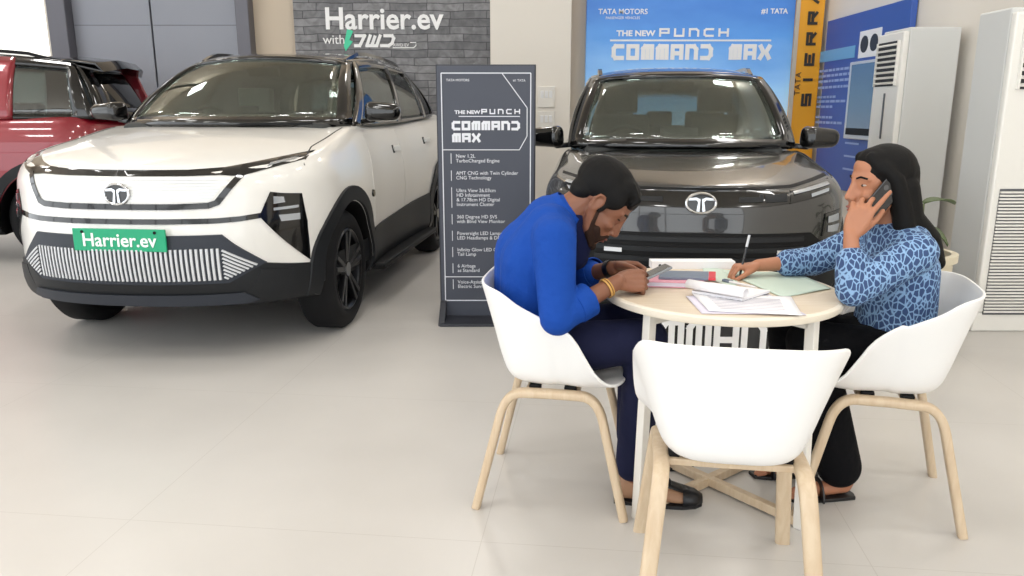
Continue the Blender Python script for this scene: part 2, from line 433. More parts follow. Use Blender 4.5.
text('lettering', 'TATA MOTORS', .085, W_, r, facing((-.82, -.006, 2.49)), .003, bold=.001)
text('lettering', 'PASSENGER VEHICLES', .042, W_, r, facing((-.82, -.006, 2.42)), .002)
text('lettering', '#1 TATA', .08, W_, r, facing((.98, -.006, 2.495)), .003, bold=.002)

# ---------------------------------------------------------------- yellow banner with sideways letters
M['yellow'] = mat('yellow_print', srgb(238, 168, 40), .5); M['ink'] = mat('dark_ink', srgb(48, 44, 40), .6); M['banner_edge'] = mat('banner_edge', srgb(196, 186, 170), .5)
r = empty('banner_stand', (3.53, 9.60, 0))
tag(r, 'narrow yellow banner with dark letters running up it beside the blue billboard', 'banner')
MB().box((0, .03, 1.5), (.33, .05, 2.9)).build('banner_panel', M['yellow'], r, False, bevel=.004)
MB().box((-.15, .0, 1.5), (.045, .02, 2.9)).build('banner_edge', M['banner_edge'], r, False)
MB().box((0, .0, .03), (.33, .16, .06)).build('stand_foot', M['black_trim'], r, False, bevel=.01)
mx = Matrix.Translation((.03, -.004, 2.06)) @ Matrix.Rotation(R(90), 4, 'X') @ Matrix.Rotation(R(90), 4, 'Z')
letters('letter', 'SIERRV', .12, .15, .085, .032, M['ink'], r, mx, .006)
mx = Matrix.Translation((-.085, -.006, 1.66)) @ Matrix.Rotation(R(90), 4, 'X') @ Matrix.Rotation(R(90), 4, 'Z')
text('lettering', 'TATA', .095, M['ink'], r, mx, .003, spacing=1.2)

# ---------------------------------------------------------------- blue information board on the right wall
M['royal'] = mat('royal_blue', srgb(58, 92, 172), .45); M['royal_text'] = mat('pale_text', srgb(150, 172, 220), .5); M['aqua'] = mat('aqua_strip', srgb(110, 170, 215), .5)
M['screen'] = mat('screen_glass', srgb(88, 108, 130), .12, coat=.8)
r = empty('information_board', (3.71, 8.47, 0))
tag(r, 'royal blue wall board with a small screen and pale text on the right wall', 'information board')
MB().box((.0, 0, 1.42), (.06, 1.95, 1.88)).build('board', M['royal'], r, False, bevel=.006)
side = lambda y, z: Matrix.Translation((-.033, y, z)) @ Matrix.Rotation(R(-90), 4, 'Z') @ Matrix.Rotation(R(90), 4, 'X')
q = MB(); q.box((-.034, .62, 1.965), (.006, .95, .125)); q.build('heading_strip', M['aqua'], r, False)
text('lettering', 'SUVs UNITED', .12, M['royal_text'], r, side(.62, 1.965), .002, bold=.001)
for k, (wd, z) in enumerate(((.85, 1.80), (.85, 1.74), (.8, 1.68), (.75, 1.61), (.52, 1.50), (.8, 1.45), (.4, 1.39), (.45, 1.27), (.7, 1.21))):
    q = MB()
    rnd = random.Random(k); y = 1.08
    while y > 1.08 - wd:
        l = rnd.uniform(.05, .13); q.box((-.033, y - l / 2, z), (.004, l, .028)); y -= l + .025
    q.build('text_line', M['royal_text'], r, False)
q = MB(); q.box((-.036, -.2, 2.02), (.01, .48, .27)); tg = q.build('picture_tag', W_, r, False)
for y in (-.09, -.31):
    q = MB(); q.cone((-.04, y, 2.02), (-.046, y, 2.02), .085, .085, 24); q.build('speaker_picture', M['grey_plastic'], tg)
q = MB(); q.box((-.05, -.27, 1.45), (.06, .80, .80)); sc = q.build('screen_frame', M['silver'], r, False, bevel=.008)
MB().box((-.083, -.29, 1.46), (.008, .70, .72)).build('screen', M['screen'], sc, False)
q = MB(); q.box((-.089, -.29, 1.13), (.004, .70, .07)); q.build('screen_bar', M['black_trim'], sc, False)
for z in (1.0, .86, .72): MB().box((-.033, .0, z), (.004, .34, .02)).build('text_line', M['royal_text'], r, False)

# ---------------------------------------------------------------- tower air conditioners
M['ac_white'] = mat('ac_white', srgb(232, 230, 224), .4); M['ac_grey'] = mat('ac_side_grey', srgb(205, 206, 204), .45); M['ac_dark'] = mat('ac_louver_gap', srgb(42, 42, 44), .6); M['ac_line'] = mat('ac_slot', srgb(90, 92, 96), .5)
def air_con(loc, rz, label, w, d, h):
    """front faces -y, base corner centred"""
    r = empty('air_conditioner', loc, rz); tag(r, label, 'air conditioner', 'tower air conditioners')
    MB().box((0, .02 + d / 2, h / 2 + .06), (w, d - .04, h - .06)).build('cabinet', M['ac_grey'], r, False, bevel=.012)
    MB().box((0, d / 2, .06), (w + .02, d + .02, .12)).build('plinth', M['ac_white'], r, False, bevel=.01)
    MB().box((0, .015, h / 2 + .06), (w, .05, h - .12)).build('front_panel', M['ac_white'], r, False, bevel=.012)
    g = MB().box((0, -.008, h - .25), (w * .78, .02, .36)).build('louver_opening', M['ac_dark'], r, False)
    b = MB()
    for k in range(8): b.box((0, -.022, h - .405 + k * .044), (w * .78, .03, .011), Euler((R(28), 0, 0)))
    for x in (-.4, .4): b.box((x * w, -.02, h - .25), (.012, .025, .36))
    b.build('louver', M['ac_white'], g, False)
    MB().box((w * .02, -.013, h - .68), (.022, .008, .38)).build('slot', M['ac_line'], r, False)
    k = MB(); k.box((0, -.012, .5), (w * .84, .008, .78)); gr = k.build('intake_grille', M['ac_line'], r, False)
    b = MB()
    for i in range(38): b.box((0, -.019, .13 + i * .02), (w * .84, .012, .011))
    b.build('grille_slat', M['ac_white'], gr, False)
    return r
air_con((3.165, 4.648, 0), 0, 'white tower air conditioner nearest the camera at the right edge', .56, .36, 1.9)
air_con((3.2, 6.80, 0), R(-90), 'tall white air conditioner with grey side beside the blue wall board', .46, .46, 1.98)

# ---------------------------------------------------------------- switches on the pier
M['switch'] = mat('switch_plastic', srgb(222, 218, 210), .4)
for z, lab in ((1.50, 'white switch plate on the pier, upper of the two'), (1.22, 'white switch plate on the pier, lower of the two')):
    r = empty('switch_plate', (.40, 9.25, z)); tag(r, lab, 'switch', 'switch plates on the pier')
    MB().box((0, -.008, 0), (.2, .018, .24)).build('plate', M['switch'], r, False, bevel=.006)
    for x in (-.05, 0, .05):
        MB().box((x, -.02, .03), (.036, .012, .08), Euler((R(5), 0, 0))).build('rocker', M['lamp_rim'], r, False, bevel=.003)

# ---------------------------------------------------------------- standing sign between the cars
M['slate'] = mat('slate_print', srgb(66, 70, 82), .5); M['slate_edge'] = mat('slate_edge', srgb(44, 46, 54), .5); M['slate_text'] = mat('sign_text', srgb(222, 224, 230), .5)
r = empty('sign_stand', (-.163, 4.96, 0), 0)
tag(r, 'dark slate standing sign with white lettering between the two SUVs', 'sign')
MB().box((0, .03, .815), (.61, .05, 1.61)).build('panel', M['slate'], r, False, bevel=.004)
MB().box((0, .035, .815), (.625, .044, 1.625)).build('edge', M['slate_edge'], r, False, bevel=.004)
f = MB()
for s in (-1, 1):
    f.prism([(-.24, 0), (.24, 0), (.20, .03), (.05, .12), (-.05, .12), (-.20, .03)], Matrix.Translation((s * .29 - .02, .03, 0)) @ Matrix(((0, 0, 1, 0), (1, 0, 0, 0), (0, 1, 0, 0), (0, 0, 0, 1))), .04)
f.box((0, -.1, .008), (.60, .24, .016)); f.build('foot', M['slate_edge'], r, False, bevel=.003)
b = MB(); T = M['slate_text']
def ln(pts, w=.006):
    for (x0, z0), (x1, z1) in zip(pts, pts[1:]): b.bar((x0, .003, z0), (x1, .003, z1), w, .005, up=(0, 1, 0))
X0, X1, Z0, Z1 = -.278, .28, .12, 1.575
ln([(X0, Z0), (X0, Z1), (X1, Z1), (X1, Z0), (X0, Z0)]); ln([(.10, Z1), (.258, 1.365), (.258, 1.19), (.21, 1.105), (X0, 1.105)], .005); ln([(X0, .28), (X1, .28)], .005)
b.build('border_line', T, r, False)
strokes('lettering', 'COMMAND', .058, .055, .0075, .0165, T, r, facing((-.002, .004, 1.255)), .004)
strokes('lettering', 'MAX', .058, .055, .0075, .0165, T, r, facing((-.126, .004, 1.18)), .004)
strokes('lettering', 'PUNCH', .032, .036, .016, .0075, T, r, facing((.092, .004, 1.342)), .004)
text('lettering', 'THE NEW', .03, T, r, facing((-.118, .003, 1.337)), .002, sx=1.2, bold=.001)
MB().box((.02, .003, 1.312), (.385, .004, .005)).build('rule', T, r, False)
text('lettering', 'TATA MOTORS', .021, T, r, facing((-.175, .003, 1.532)), .0015)
text('lettering', '#1 TATA', .02, T, r, facing((.208, .003, 1.53)), .0015)
z = 1.083
for para in (['New 1.2L', 'TurboCharged Engine'], ['AMT CNG with Twin Cylinder', 'CNG Technology'], ['Ultra View 26.03cm', 'HD Infotainment', '& 17.78cm HD Digital', 'Instrument Cluster'], ['360 Degree HD SVS', 'with Blind View Monitor'], ['Powersight LED Lamps -', 'LED Headlamps & DRLs'], ['Infinity Glow LED Connected', 'Tail Lamp'], ['6 Airbags', 'as Standard'], ['Voice-Assisted', 'Electric Sunroof']):
    n = len(para); hgt = n * .0325
    text('lettering', '\n'.join(para), .032, T, r, facing((-.195, .003, z - hgt / 2)), .0012, align='LEFT', line=.93, sx=.98)
    MB().box((-.225, .003, z - hgt / 2), (.004, .004, hgt)).build('rule', T, r, False)
    z -= hgt + .043

# ---------------------------------------------------------------- low letter board on the floor before the grey car
r = empty('letter_board', (.96, 3.80, 0), R(-2))
tag(r, 'low black floor board with big white letters before the grey SUV', 'sign')
MB().box((0, .02, .165), (1.06, .03, .32)).build('board', M['gloss_black'], r, False, bevel=.004)
MB().box((0, .03, .01), (1.06, .22, .02)).build('foot', M['gloss_black'], r, False, bevel=.004)
letters('letter', 'COMMAND', .185, .128, .012, .032, W_, r, facing((0, .004, .215)), .006)
letters('letter', 'MAX', .055, .06, .012, .014, W_, r, facing((0, .004, .07)), .006)

# ---------------------------------------------------------------- potted plant by the right wall
M['pot'] = mat('cream_pot', srgb(214, 204, 180), .5); M['soil'] = mat('soil', srgb(60, 46, 34), .9); M['leaf'] = mat('leaf_green', srgb(84, 100, 62), .5); M['stalk'] = mat('stalk_green', srgb(110, 116, 80), .6)
r = empty('potted_plant', (2.17, 4.12, 0)); tag(r, 'leafy green plant in a cream pot behind the seated woman', 'plant')
b = MB(); b.lathe([(.0, .0), (.15, 0), (.20, .45), (.205, .56), (.225, .565), (.225, .605), (.19, .605), (.185, .55), (0, .55)], seg=40); b.build('pot', M['pot'], r)
b = MB(); b.cone((0, 0, .54), (0, 0, .575), .186, .186, 30); b.build('soil', M['soil'], r)
rn = random.Random(4)
for k, (a, zt, ln_, dr) in enumerate(((200, .80, .16, 10), (160, .74, .15, 0), (10, .86, .19, 4), (185, .90, .15, 8), (90, .86, .13, 20), (270, .70, .15, 14), (320, .72, .13, 30), (225, .68, .15, 35))):
    a = R(a); d = Vector((math.cos(a), math.sin(a), 0)); p0 = Vector((d.x * .03, d.y * .03, .57)); p1 = Vector((d.x * .04, d.y * .04, zt)) 
    st = MB(); st.tube([p0, p0.lerp(p1, .5) + d * .01, p1], .006, 6); s_ = st.build('stem', M['stalk'], r)
    lf = MB(); sd = Vector((-d.y, d.x, 0)); rows = []
    for i in range(9):
        t = i / 8; wd = .05 * math.sin(math.pi * min(1, t * .93 + .05)) ** .7; c = p1 + d * ln_ * t + Vector((0, 0, .02 * math.sin(t * 3) - dr / 400 * t * t))
        rows.append([c - sd * wd + Vector((0, 0, .012)), c, c + sd * wd + Vector((0, 0, .012))])
    lf.grid(rows); lf.build('leaf', M['leaf'], s_, solid=.004)
# ---------------------------------------------------------------- cars
def car_lower(p, paint):
    """closed lower body as horizontal rings with a hood and a cabin deck; returns object (root local)"""
    hw, L, Df, Dr, n = p['hw'], p['L'], p['Df'], p['Dr'], p['n']
    ring = []
    nf, ns, nr = 26, 56, 18
    for i in range(nf + 1):
        a = math.pi / 2 * i / nf
        ring.append((hw * max(0, math.sin(a)) ** (2 / n), Df * (1 - max(0, math.cos(a)) ** (2 / n)), math.sin(a), -math.cos(a)))
    for i in range(1, ns + 1):
        ring.append((hw, Df + (L - Df - Dr) * i / ns, 1, 0))
    for i in range(1, nr + 1):
        a = math.pi / 2 * i / nr
        ring.append((hw * max(0, math.cos(a)) ** (2 / n), L - Dr * (1 - max(0, math.sin(a)) ** (2 / n)), math.cos(a), math.sin(a)))
    fi, si, ri = tab(p['front_in']), tab(p['side_in']), tab(p['rear_in'])
    zb, zt, zc = tab(p['zbot']), tab(p['ztop']), tab(p['zcen'])
    wy = tab(p['waist'])
    ts = [0, .02, .06, .12, .2, .28, .36, .44, .52, .6, .67, .74, .8, .85, .89, .925, .95, .97, .985, .995, 1.0]
    fr, f0 = p['fillet'], 0.84
    def pt(k, t):
        x, y, nx, ny = ring[k]
        z0 = zb(y); z = z0 + t * (zt(y) - z0)
        ins = nx * nx * (si(z) + wy(y)) + ny * ny * (fi(z) if ny < 0 else ri(z))
        if t > f0:
            q = (t - f0) / (1 - f0); ins += fr * (1 - math.sqrt(max(0, 1 - q * q)))
        return Vector((max(0, x - nx * ins) if k not in (0, len(ring) - 1) else 0, y - ny * ins, z))
    b = MB(); K = len(ring)
    half = [[pt(k, t) for t in ts] for k in range(K)]
    loop = half + [[Vector((-v.x, v.y, v.z)) for v in row] for row in reversed(half[1:-1])]
    b.grid(loop, cu=True)
    NC = 16; top = []; bot = []
    for k in range(K):
        e = half[k][-1]; e0 = half[k][0]; rt = []; rb = []
        for c in range(NC + 1):
            u = c / NC * 2 - 1
            uu = math.copysign(abs(u) ** 0.85, u)
            bulge = (zc(e.y) - e.z)
            rt.append(Vector((e.x * uu, e.y, e.z + bulge * (1 - abs(uu) ** 2.6))))
            rb.append(Vector((e0.x * uu, e0.y, e0.z)))
        top.append(rt); bot.append(rb)
    b.grid(top); b.grid(bot, flip=True)
    bmesh.ops.remove_doubles(b.b, verts=b.b.verts, dist=2e-4)
    bmesh.ops.dissolve_degenerate(b.b, dist=1e-5, edges=b.b.edges)
    bmesh.ops.recalc_face_normals(b.b, faces=b.b.faces)
    for f in b.b.faces:
        c = f.calc_center_median()
        if f.normal.z > 0.35 and c.z > 0.7:
            if p['cabin'][0] < c.y < p['cabin'][1] and abs(c.x) < p['cabin_x']: f.material_index = 1
        if (f.normal.z < -0.6 and c.z < 0.5) or c.z < p['clad_z']: f.material_index = 2
    me = bpy.data.meshes.new('body'); b.b.to_mesh(me); b.b.free()
    o = link('body', me, [paint, M['interior'], M['black_trim']], None, True, angle=50)
    w = MB()
    for ya in (p['axle_f'], p['axle_r']):
        for sgn in (-1, 1):
            w.cone((sgn * (hw - .36), ya, p['rw']), (sgn * (hw + .3), ya, p['rw']), p['rarch'], p['rarch'], 56)
    cut = w.build('cut', M['black_trim'])
    md = o.modifiers.new('b', 'BOOLEAN'); md.operation = 'DIFFERENCE'; md.object = cut; md.solver = 'EXACT'
    baked(o)
    bpy.data.objects.remove(cut)
    # arch linings black
    mi = [(4 if False else 0)]
    me = o.data
    for f in me.polygons:
        c = f.center
        for ya in (p['axle_f'], p['axle_r']):
            d = math.hypot(c.y - ya, c.z - p['rw'])
            if d < p['rarch'] + 0.004 and abs(c.x) < hw + .05 and (abs(d - p['rarch']) < 0.02 or abs(f.normal.x) > .9) and abs(c.x) < hw - 0.005 + .03:
                nr_ = Vector((0, c.y - ya, c.z - p['rw'])).normalized()
                if abs(f.normal.dot(nr_)) > 0.8 or abs(c.x) < hw - .3: f.material_index = 2
    me.polygons.foreach_set('use_smooth', [True] * len(me.polygons))
    me.set_sharp_from_angle(angle=R(38))
    return o

class Skin:
    """lays polygons onto a body surface along a horizontal (az) or vertical direction, as solid pieces"""
    def __init__(s, o):
        b = bmesh.new(); b.from_mesh(o.data); s.t = BVHTree.FromBMesh(b); b.free()
    def axes(s, az):
        if az == 'top': return Vector((0, 0, -1)), Vector((1, 0, 0)), Vector((0, 1, 0)), Vector((0, 0, 5))
        a = R(az); d = Vector((-math.sin(a), math.cos(a), 0)); u = Vector((math.cos(a), math.sin(a), 0))
        return d, u, Vector((0, 0, 1)), d * -8
    def mesh(s, b, poly, az=0, off=0.004, thick=0.02, res=0.03):
        d, u, v, o = s.axes(az)
        t = bmesh.new()
        f = t.faces.new([t.verts.new((x, y, 0)) for x, y in poly])
        xs = [q[0] for q in poly]; ys = [q[1] for q in poly]
        for ax, lo, hi in ((0, min(xs), max(xs)), (1, min(ys), max(ys))):
            k = int((hi - lo) / res)
            for i in range(1, k + 1):
                c = lo + (hi - lo) * i / (k + 1)
                pc = [0, 0, 0]; pc[ax] = c; pn = [0, 0, 0]; pn[ax] = 1
                bmesh.ops.bisect_plane(t, geom=t.verts[:] + t.edges[:] + t.faces[:], dist=1e-6, plane_co=pc, plane_no=pn)
        bmesh.ops.triangulate(t, faces=[f for f in t.faces if len(f.verts) > 4])
        out = {}; bad = []
        for q in t.verts:
            st = o + u * q.co.x + v * q.co.y
            h = s.t.ray_cast(st, d)
            if h[0] is None: bad.append(q)
            else: out[q] = h[0]
        if bad: bmesh.ops.delete(t, geom=bad, context='VERTS')
        # split off the outline before going to 3d
        top = {q: b.verts.new(out[q] - d * off) for q in t.verts}
        low = {q: b.verts.new(out[q] - d * off + d * thick) for q in t.verts}
        for f in t.faces:
            vs = list(f.verts)
            b.faces.new([top[q] for q in vs]); b.faces.new([low[q] for q in reversed(vs)])
        for e in t.edges:
            if len(e.link_faces) == 1:
                q0, q1 = e.verts
                b.faces.new([top[q0], top[q1], low[q1], low[q0]])
        t.free()
    def patch(s, name, polys, m, parent, az=0, off=0.004, thick=0.02, res=0.03, mirror=False, angle=35, bevel=0):
        if polys and not hasattr(polys[0][0], '__len__'): polys = [polys]
        b = MB()
        for P in polys: s.mesh(b.b, P, az, off, thick, res)
        if mirror:
            for q in b.b.verts: q.co.x = -q.co.x
        return b.build(name, m, parent, True, angle=angle, bevel=bevel)
    def pair(s, name, polys, m, parent, **k):
        return [s.patch(name, polys, m, parent, mirror=mm, **k) for mm in (False, True)]
    def at(s, x, y, az=0):
        d, u, v, o = s.axes(az); h = s.t.ray_cast(o + u * x + v * y, d)
        return h[0]

def band(line, w):
    """polyline -> closed outline of width w (mitred)"""
    P = [Vector((x, y)) for x, y in line]; l = []; r = []
    for i in range(len(P)):
        d = (P[min(i + 1, len(P) - 1)] - P[i]); e = (P[i] - P[max(i - 1, 0)])
        d = d.normalized() if d.length else e.normalized(); e = e.normalized() if e.length else d
        n = Vector((-(d.y + e.y), d.x + e.x)); n.normalize(); k = w / 2 / max(.5, n.dot(Vector((-d.y, d.x))))
        l.append(P[i] + n * k); r.append(P[i] - n * k)
    return [(q.x, q.y) for q in r] + [(q.x, q.y) for q in reversed(l)]
def mir(poly): return [(-x, y) for x, y in reversed(poly)]

def arch(ya, za, r0, r1, a0, a1, n=28):
    o = [(ya + r1 * math.cos(R(a0 + (a1 - a0) * i / n)), za + r1 * math.sin(R(a0 + (a1 - a0) * i / n))) for i in range(n + 1)]
    i_ = [(ya + r0 * math.cos(R(a0 + (a1 - a0) * i / n)), za + r0 * math.sin(R(a0 + (a1 - a0) * i / n))) for i in range(n + 1)]
    return o + list(reversed(i_))

def coons(bot, top, nu, nv, bul=0.0, axis=(0, 0, 0)):
    """ruled grid between two polylines with equal count"""
    ax = Vector(axis); rows = []
    for j in range(nv + 1):
        v = j / nv
        rows.append([Vector(bot[i]).lerp(Vector(top[i]), v) + ax * bul * 4 * v * (1 - v) for i in range(len(bot))])
    return rows

def greenhouse(p, root, roofm, pillarm, sidepillarm):
    """windscreen, roof, side windows, pillars and rear screen above the deck"""
    N = 20
    arc = lambda c, e, k: [Vector((e[0] * (2 * i / N - 1), c[0] + (e[1] - c[0]) * abs(2 * i / N - 1) ** k, c[1] + (e[2] - c[1]) * abs(2 * i / N - 1) ** k)) for i in range(N + 1)]
    cow = arc(p['cowl_c'], p['cowl_e'], 2.2); hed = arc(p['head_c'], p['head_e'], 2.2)
    rb = arc(p['rear_bc'], p['rear_be'], 2.2); rt = arc(p['rear_tc'], p['rear_te'], 2.2)
    def shell(bot, top, nv, bul, axis, lo, hi, ins, gname, gm, fname, fm):
        G = coons(bot, top, N, nv, bul, axis); g = MB(); f = MB()
        gi = [row[ins:N + 1 - ins] for row in G[lo:nv + 1 - hi]]
        g.grid(gi)
        for a0, a1, c0, c1 in ((0, lo, 0, N), (nv - hi, nv, 0, N), (lo, nv - hi, 0, ins), (lo, nv - hi, N - ins, N)):
            if a1 > a0: f.grid([row[c0:c1 + 1] for row in G[a0:a1 + 1]])
        go = g.build(gname, gm, root, True, solid=.004)
        f.build(fname, fm, root, True, weld=True, solid=.03)
        return go
    ws = shell(cow, hed, 14, .05, (0, -.6, .8), 1, 1, 1, 'windscreen', M['windscreen'], 'windscreen_frame', p.get('framem', M['gloss_black']))
    shell(rb, rt, 12, .03, (0, .8, .5), 2, 2, 2, 'rear_window', p.get('rearglass', M['rear_glass']), 'tailgate_frame', p.get('tailm', roofm))
    # roof: rows from header to tail
    rx, rzs, rzc = tab(p['roof_x']), tab(p['roof_zs']), tab(p['roof_zc'])
    rows = []
    NR = 22
    for j in range(NR + 1):
        v = j / NR; row = []
        for i in range(N + 1):
            u = 2 * i / N - 1
            y0, y1 = hed[i].y, rt[i].y; y = y0 + (y1 - y0) * v
            x = u * rx(y); z = rzs(y) + (rzc(y) - rzs(y)) * (1 - abs(u) ** 3)
            w0 = max(0, 1 - v * 8); w1 = max(0, 1 - (1 - v) * 8)
            q = Vector((x, y, z)); q = q.lerp(hed[i], w0); q = q.lerp(rt[i], w1)
            row.append(q)
        rows.append(row)
    rb_ = MB(); rb_.grid(rows); rb_.build('roof', roofm, root, True, solid=.03)
    # sides
    bx, bz = tab(p['belt_x']), tab(p['belt_z'])
    y0, y1 = p['cowl_e'][1], p['rear_be'][1]
    US = p['ubreak']
    nu = 48; nv = 10
    us = sorted(set([i / nu for i in range(nu + 1)] + [q for c in US for q in c[:2]]))
    edge = [r[-1] for r in rows]
    def roofpt(u):
        k = u * NR; i = min(int(k), NR - 1); return edge[i].lerp(edge[i + 1], k - i)
    def side(u, v):
        y = y0 + (y1 - y0) * u
        a = Vector((bx(y), y, bz(y))); c = roofpt(u)
        return a.lerp(c, v) + Vector((1, 0, .3)) * .035 * 4 * v * (1 - v)
    for sgn in (1, -1):
        fx = lambda q: Vector((q.x * sgn, q.y, q.z))
        vt = [0] + [.06 + .82 * i / nv for i in range(nv + 1)] + [1.0]
        fr = {'a': MB(), 'b': MB()}
        for c in US:
            u0, u1, kind = c[:3]; uu = [u for u in us if u0 - 1e-9 <= u <= u1 + 1e-9]
            if kind == 'g':
                g = MB(); g.grid([[fx(side(u, v)) for v in vt[1:-1]] for u in uu]).__class__
                g.build('side_window', c[3] if len(c) > 3 else M['side_glass'], root, True, solid=.004)
                fr['b'].grid([[fx(side(u, v)) for v in vt[:2]] for u in uu]); fr['b'].grid([[fx(side(u, v)) for v in vt[-2:]] for u in uu])
            else:
                fr[kind].grid([[fx(side(u, v)) for v in vt] for u in uu])
        if len(fr['b'].b.faces): fr['b'].build('window_frame', pillarm, root, True, weld=True, solid=.03)
        if len(fr['a'].b.faces): fr['a'].build('pillar', sidepillarm, root, True, weld=True, solid=.034)
    return dict(side=side, roof=rows, cow=cow, hed=hed, bx=bx, bz=bz)

def wheel(p, root, x, y, sgn, spoke=M['alloy_dark'], nsp=5):
    r, w = p['rw'], p['tw']; ri = r * p.get('rimr', .70)
    pr = [(ri, -w / 2 + .015), (ri + .02, -w / 2), (r - .05, -w / 2), (r - .018, -w / 2 + .018), (r, -w / 2 + .045), (r, w / 2 - .045), (r - .018, w / 2 - .018), (r - .05, w / 2), (ri + .02, w / 2), (ri, w / 2 - .015)]
    c = (x, y, r)
    t = MB(); t.lathe(pr, c, 56, 'x', closed=True)
    for k in range(3):
        pass
    o = t.build('wheel', M['tyre'], root, True)
    d = MB(); s = sgn
    f = w / 2 * s
    d.lathe([(ri + .004, -.02 * s + f), (ri - .012, -.004 * s + f), (ri - .03, -.02 * s + f), (ri - .04, -.09 * s + f), (.02, -.1 * s + f)], c, 48, 'x')
    for k in range(nsp):
        a = 2 * math.pi * k / nsp + .3
        for da in (-.2, .2):
            p0 = Vector((x + f - .035 * s, y + .05 * math.cos(a + da), r + .05 * math.sin(a + da)))
            p1 = Vector((x + f - .018 * s, y + (ri - .015) * math.cos(a + da * .75), r + (ri - .015) * math.sin(a + da * .75)))
            d.bar(p0, p1, .03, .036, up=(s, 0, 0))
    d.build('rim', spoke, o, True, bevel=.004)
    h = MB(); h.cone((x + f - .06 * s, y, r), (x + f - .012 * s, y, r), .062, .045, 24); h.build('hub_cap', M['gloss_black'], o)
    return o

def emblem(name, root, m, loc, nrm, w, h, tube):
    """an upright oval ring with a two-armed flaring T inside, set facing nrm"""
    n = Vector(nrm).normalized(); a = Vector((0, 0, 1)).cross(n).normalized(); up = n.cross(a)
    mx = Matrix(((a.x, up.x, n.x, loc[0]), (a.y, up.y, n.y, loc[1]), (a.z, up.z, n.z, loc[2]), (0, 0, 0, 1)))
    b = MB()
    pts = [mx @ Vector((w / 2 * math.cos(2 * math.pi * i / 40), h / 2 * math.sin(2 * math.pi * i / 40), 0)) for i in range(40)]
    b.tube(pts, tube, 8, closed=True, up=n)
    for s in (1, -1):
        q = [(s * w * .05, -h * .42), (s * w * .15, -h * .40), (s * w * .10, h * .06), (s * w * .17, h * .16), (s * w * .42, h * .14), (s * w * .40, h * .25), (s * w * .16, h * .29), (s * w * .03, h * .2)]
        if s < 0: q.reverse()
        b.prism(q, mx @ Matrix.Translation((0, 0, -tube)), tube * 1.8)
    d = MB(); d.prism([(w * .48 * math.cos(2 * math.pi * i / 32), h * .48 * math.sin(2 * math.pi * i / 32)) for i in range(32)], mx @ Matrix.Translation((0, 0, -tube * 1.5)), tube * 1.3)
    o = b.build(name, m, root, True, angle=30); d.build('badge_field', M['gloss_black'], o, False)
    return o


def mirror(root, base, tip, size, capm, sgn):
    b = MB(); b.box(tip, (size[0] * 1.9, size[1] * 1.8, size[2] * 1.75), Euler((0, R(4) * sgn, R(14) * sgn)))
    for q in b.b.verts:
        if (q.co.x - tip[0]) * sgn > 0: q.co.z = tip[2] + (q.co.z - tip[2]) * .78 + .008
        if q.co.y < tip[1]: q.co.z = tip[2] + (q.co.z - tip[2]) * .85; q.co.x = tip[0] + (q.co.x - tip[0]) * .9
    o = b.build('wing_mirror', capm, root, True, bevel=size[2] * .55, seg=5, angle=60)
    s = MB(); s.bar(base, (tip[0] - sgn * size[0] * .5, tip[1], tip[2] - size[2] * .6), .05, .035); s.build('mirror_arm', M['gloss_black'], o, bevel=.01)
    return o

def car_seat(root, x, y, m, rz=0, w=.5, zs=.62, back=.62):
    b = MB()
    b.box((x, y, zs), (w, .5, .16)); b.box((x, y + .28, zs + .08 + back / 2), (w * .94, .14, back), Euler((R(-14), 0, 0)))
    o = b.build('car_seat', m, root, bevel=.05, seg=4)
    h = MB(); h.box((x, y + .38, zs + back + .19), (.27, .1, .19), Euler((R(-8), 0, 0)))
    h.box((x - .06, y + .37, zs + back + .06), (.014, .014, .16)); h.box((x + .06, y + .37, zs + back + .06), (.014, .014, .16))
    h.build('headrest', m, o, bevel=.035, seg=4)
    return o

def interior(p, root, seatm):
    yc, zc = p['cowl_c']; hw = p['cowl_e'][0]
    d = MB(); d.box((0, yc + .33, p['cowl_e'][2] - .05), (hw * 1.75, .42, .14)); d.build('dashboard', M['interior'], root, bevel=.05, seg=3)
    d = MB(); d.box((0, yc + .42, p['cowl_e'][2] + .05), (.26, .02, .16), Euler((R(-12), 0, 0))); d.build('centre_screen', M['gloss_black'], root, bevel=.01)
    b = MB(); cx, cy, cz = -.36, yc + .62, p['cowl_e'][2] - .04
    mx = Matrix.Translation((cx, cy, cz)) @ Matrix.Rotation(R(-25), 4, 'X') @ Matrix.Rotation(R(90), 4, 'X')
    b.tube([mx @ Vector((.185 * math.cos(2 * math.pi * i / 32), .185 * math.sin(2 * math.pi * i / 32), 0)) for i in range(32)], .016, 8, closed=True, up=(0, 1, 0))
    b.bar(mx @ Vector((-.18, 0, 0)), mx @ Vector((.18, 0, 0)), .03, .03); b.bar(mx @ Vector((0, -.18, 0)), mx @ Vector((0, 0, 0)), .03, .03)
    b.ell(mx @ Vector((0, 0, 0)), (.07, .03, .06)); b.build('steering_wheel', M['interior'], root)
    for x in (-.38, .38): car_seat(root, x, yc + 1.15, seatm)
    q = MB(); q.box((0, yc + 2.05, .62), (hw * 1.6, .5, .16)); q.box((0, yc + 2.35, .95), (hw * 1.6, .14, .5), Euler((R(-14), 0, 0)))
    s = q.build('rear_seat', seatm, root, bevel=.04, seg=3)
    for x in (-.36, 0, .36):
        h = MB(); h.box((x, yc + 2.42, 1.27), (.24, .09, .14)); h.build('headrest', seatm, s, bevel=.03, seg=3)
    m_ = MB(); zz = p['head_e'][2]; yy = p['head_c'][0]
    m_.box((0, yy - .02, zz - .06), (.24, .035, .075), Euler((R(10), 0, 0))); m_.bar((0, yy + .02, zz + .02), (0, yy - .01, zz - .04), .03, .03)
    m_.build('rear_view_mirror', M['black_trim'], root, bevel=.012)

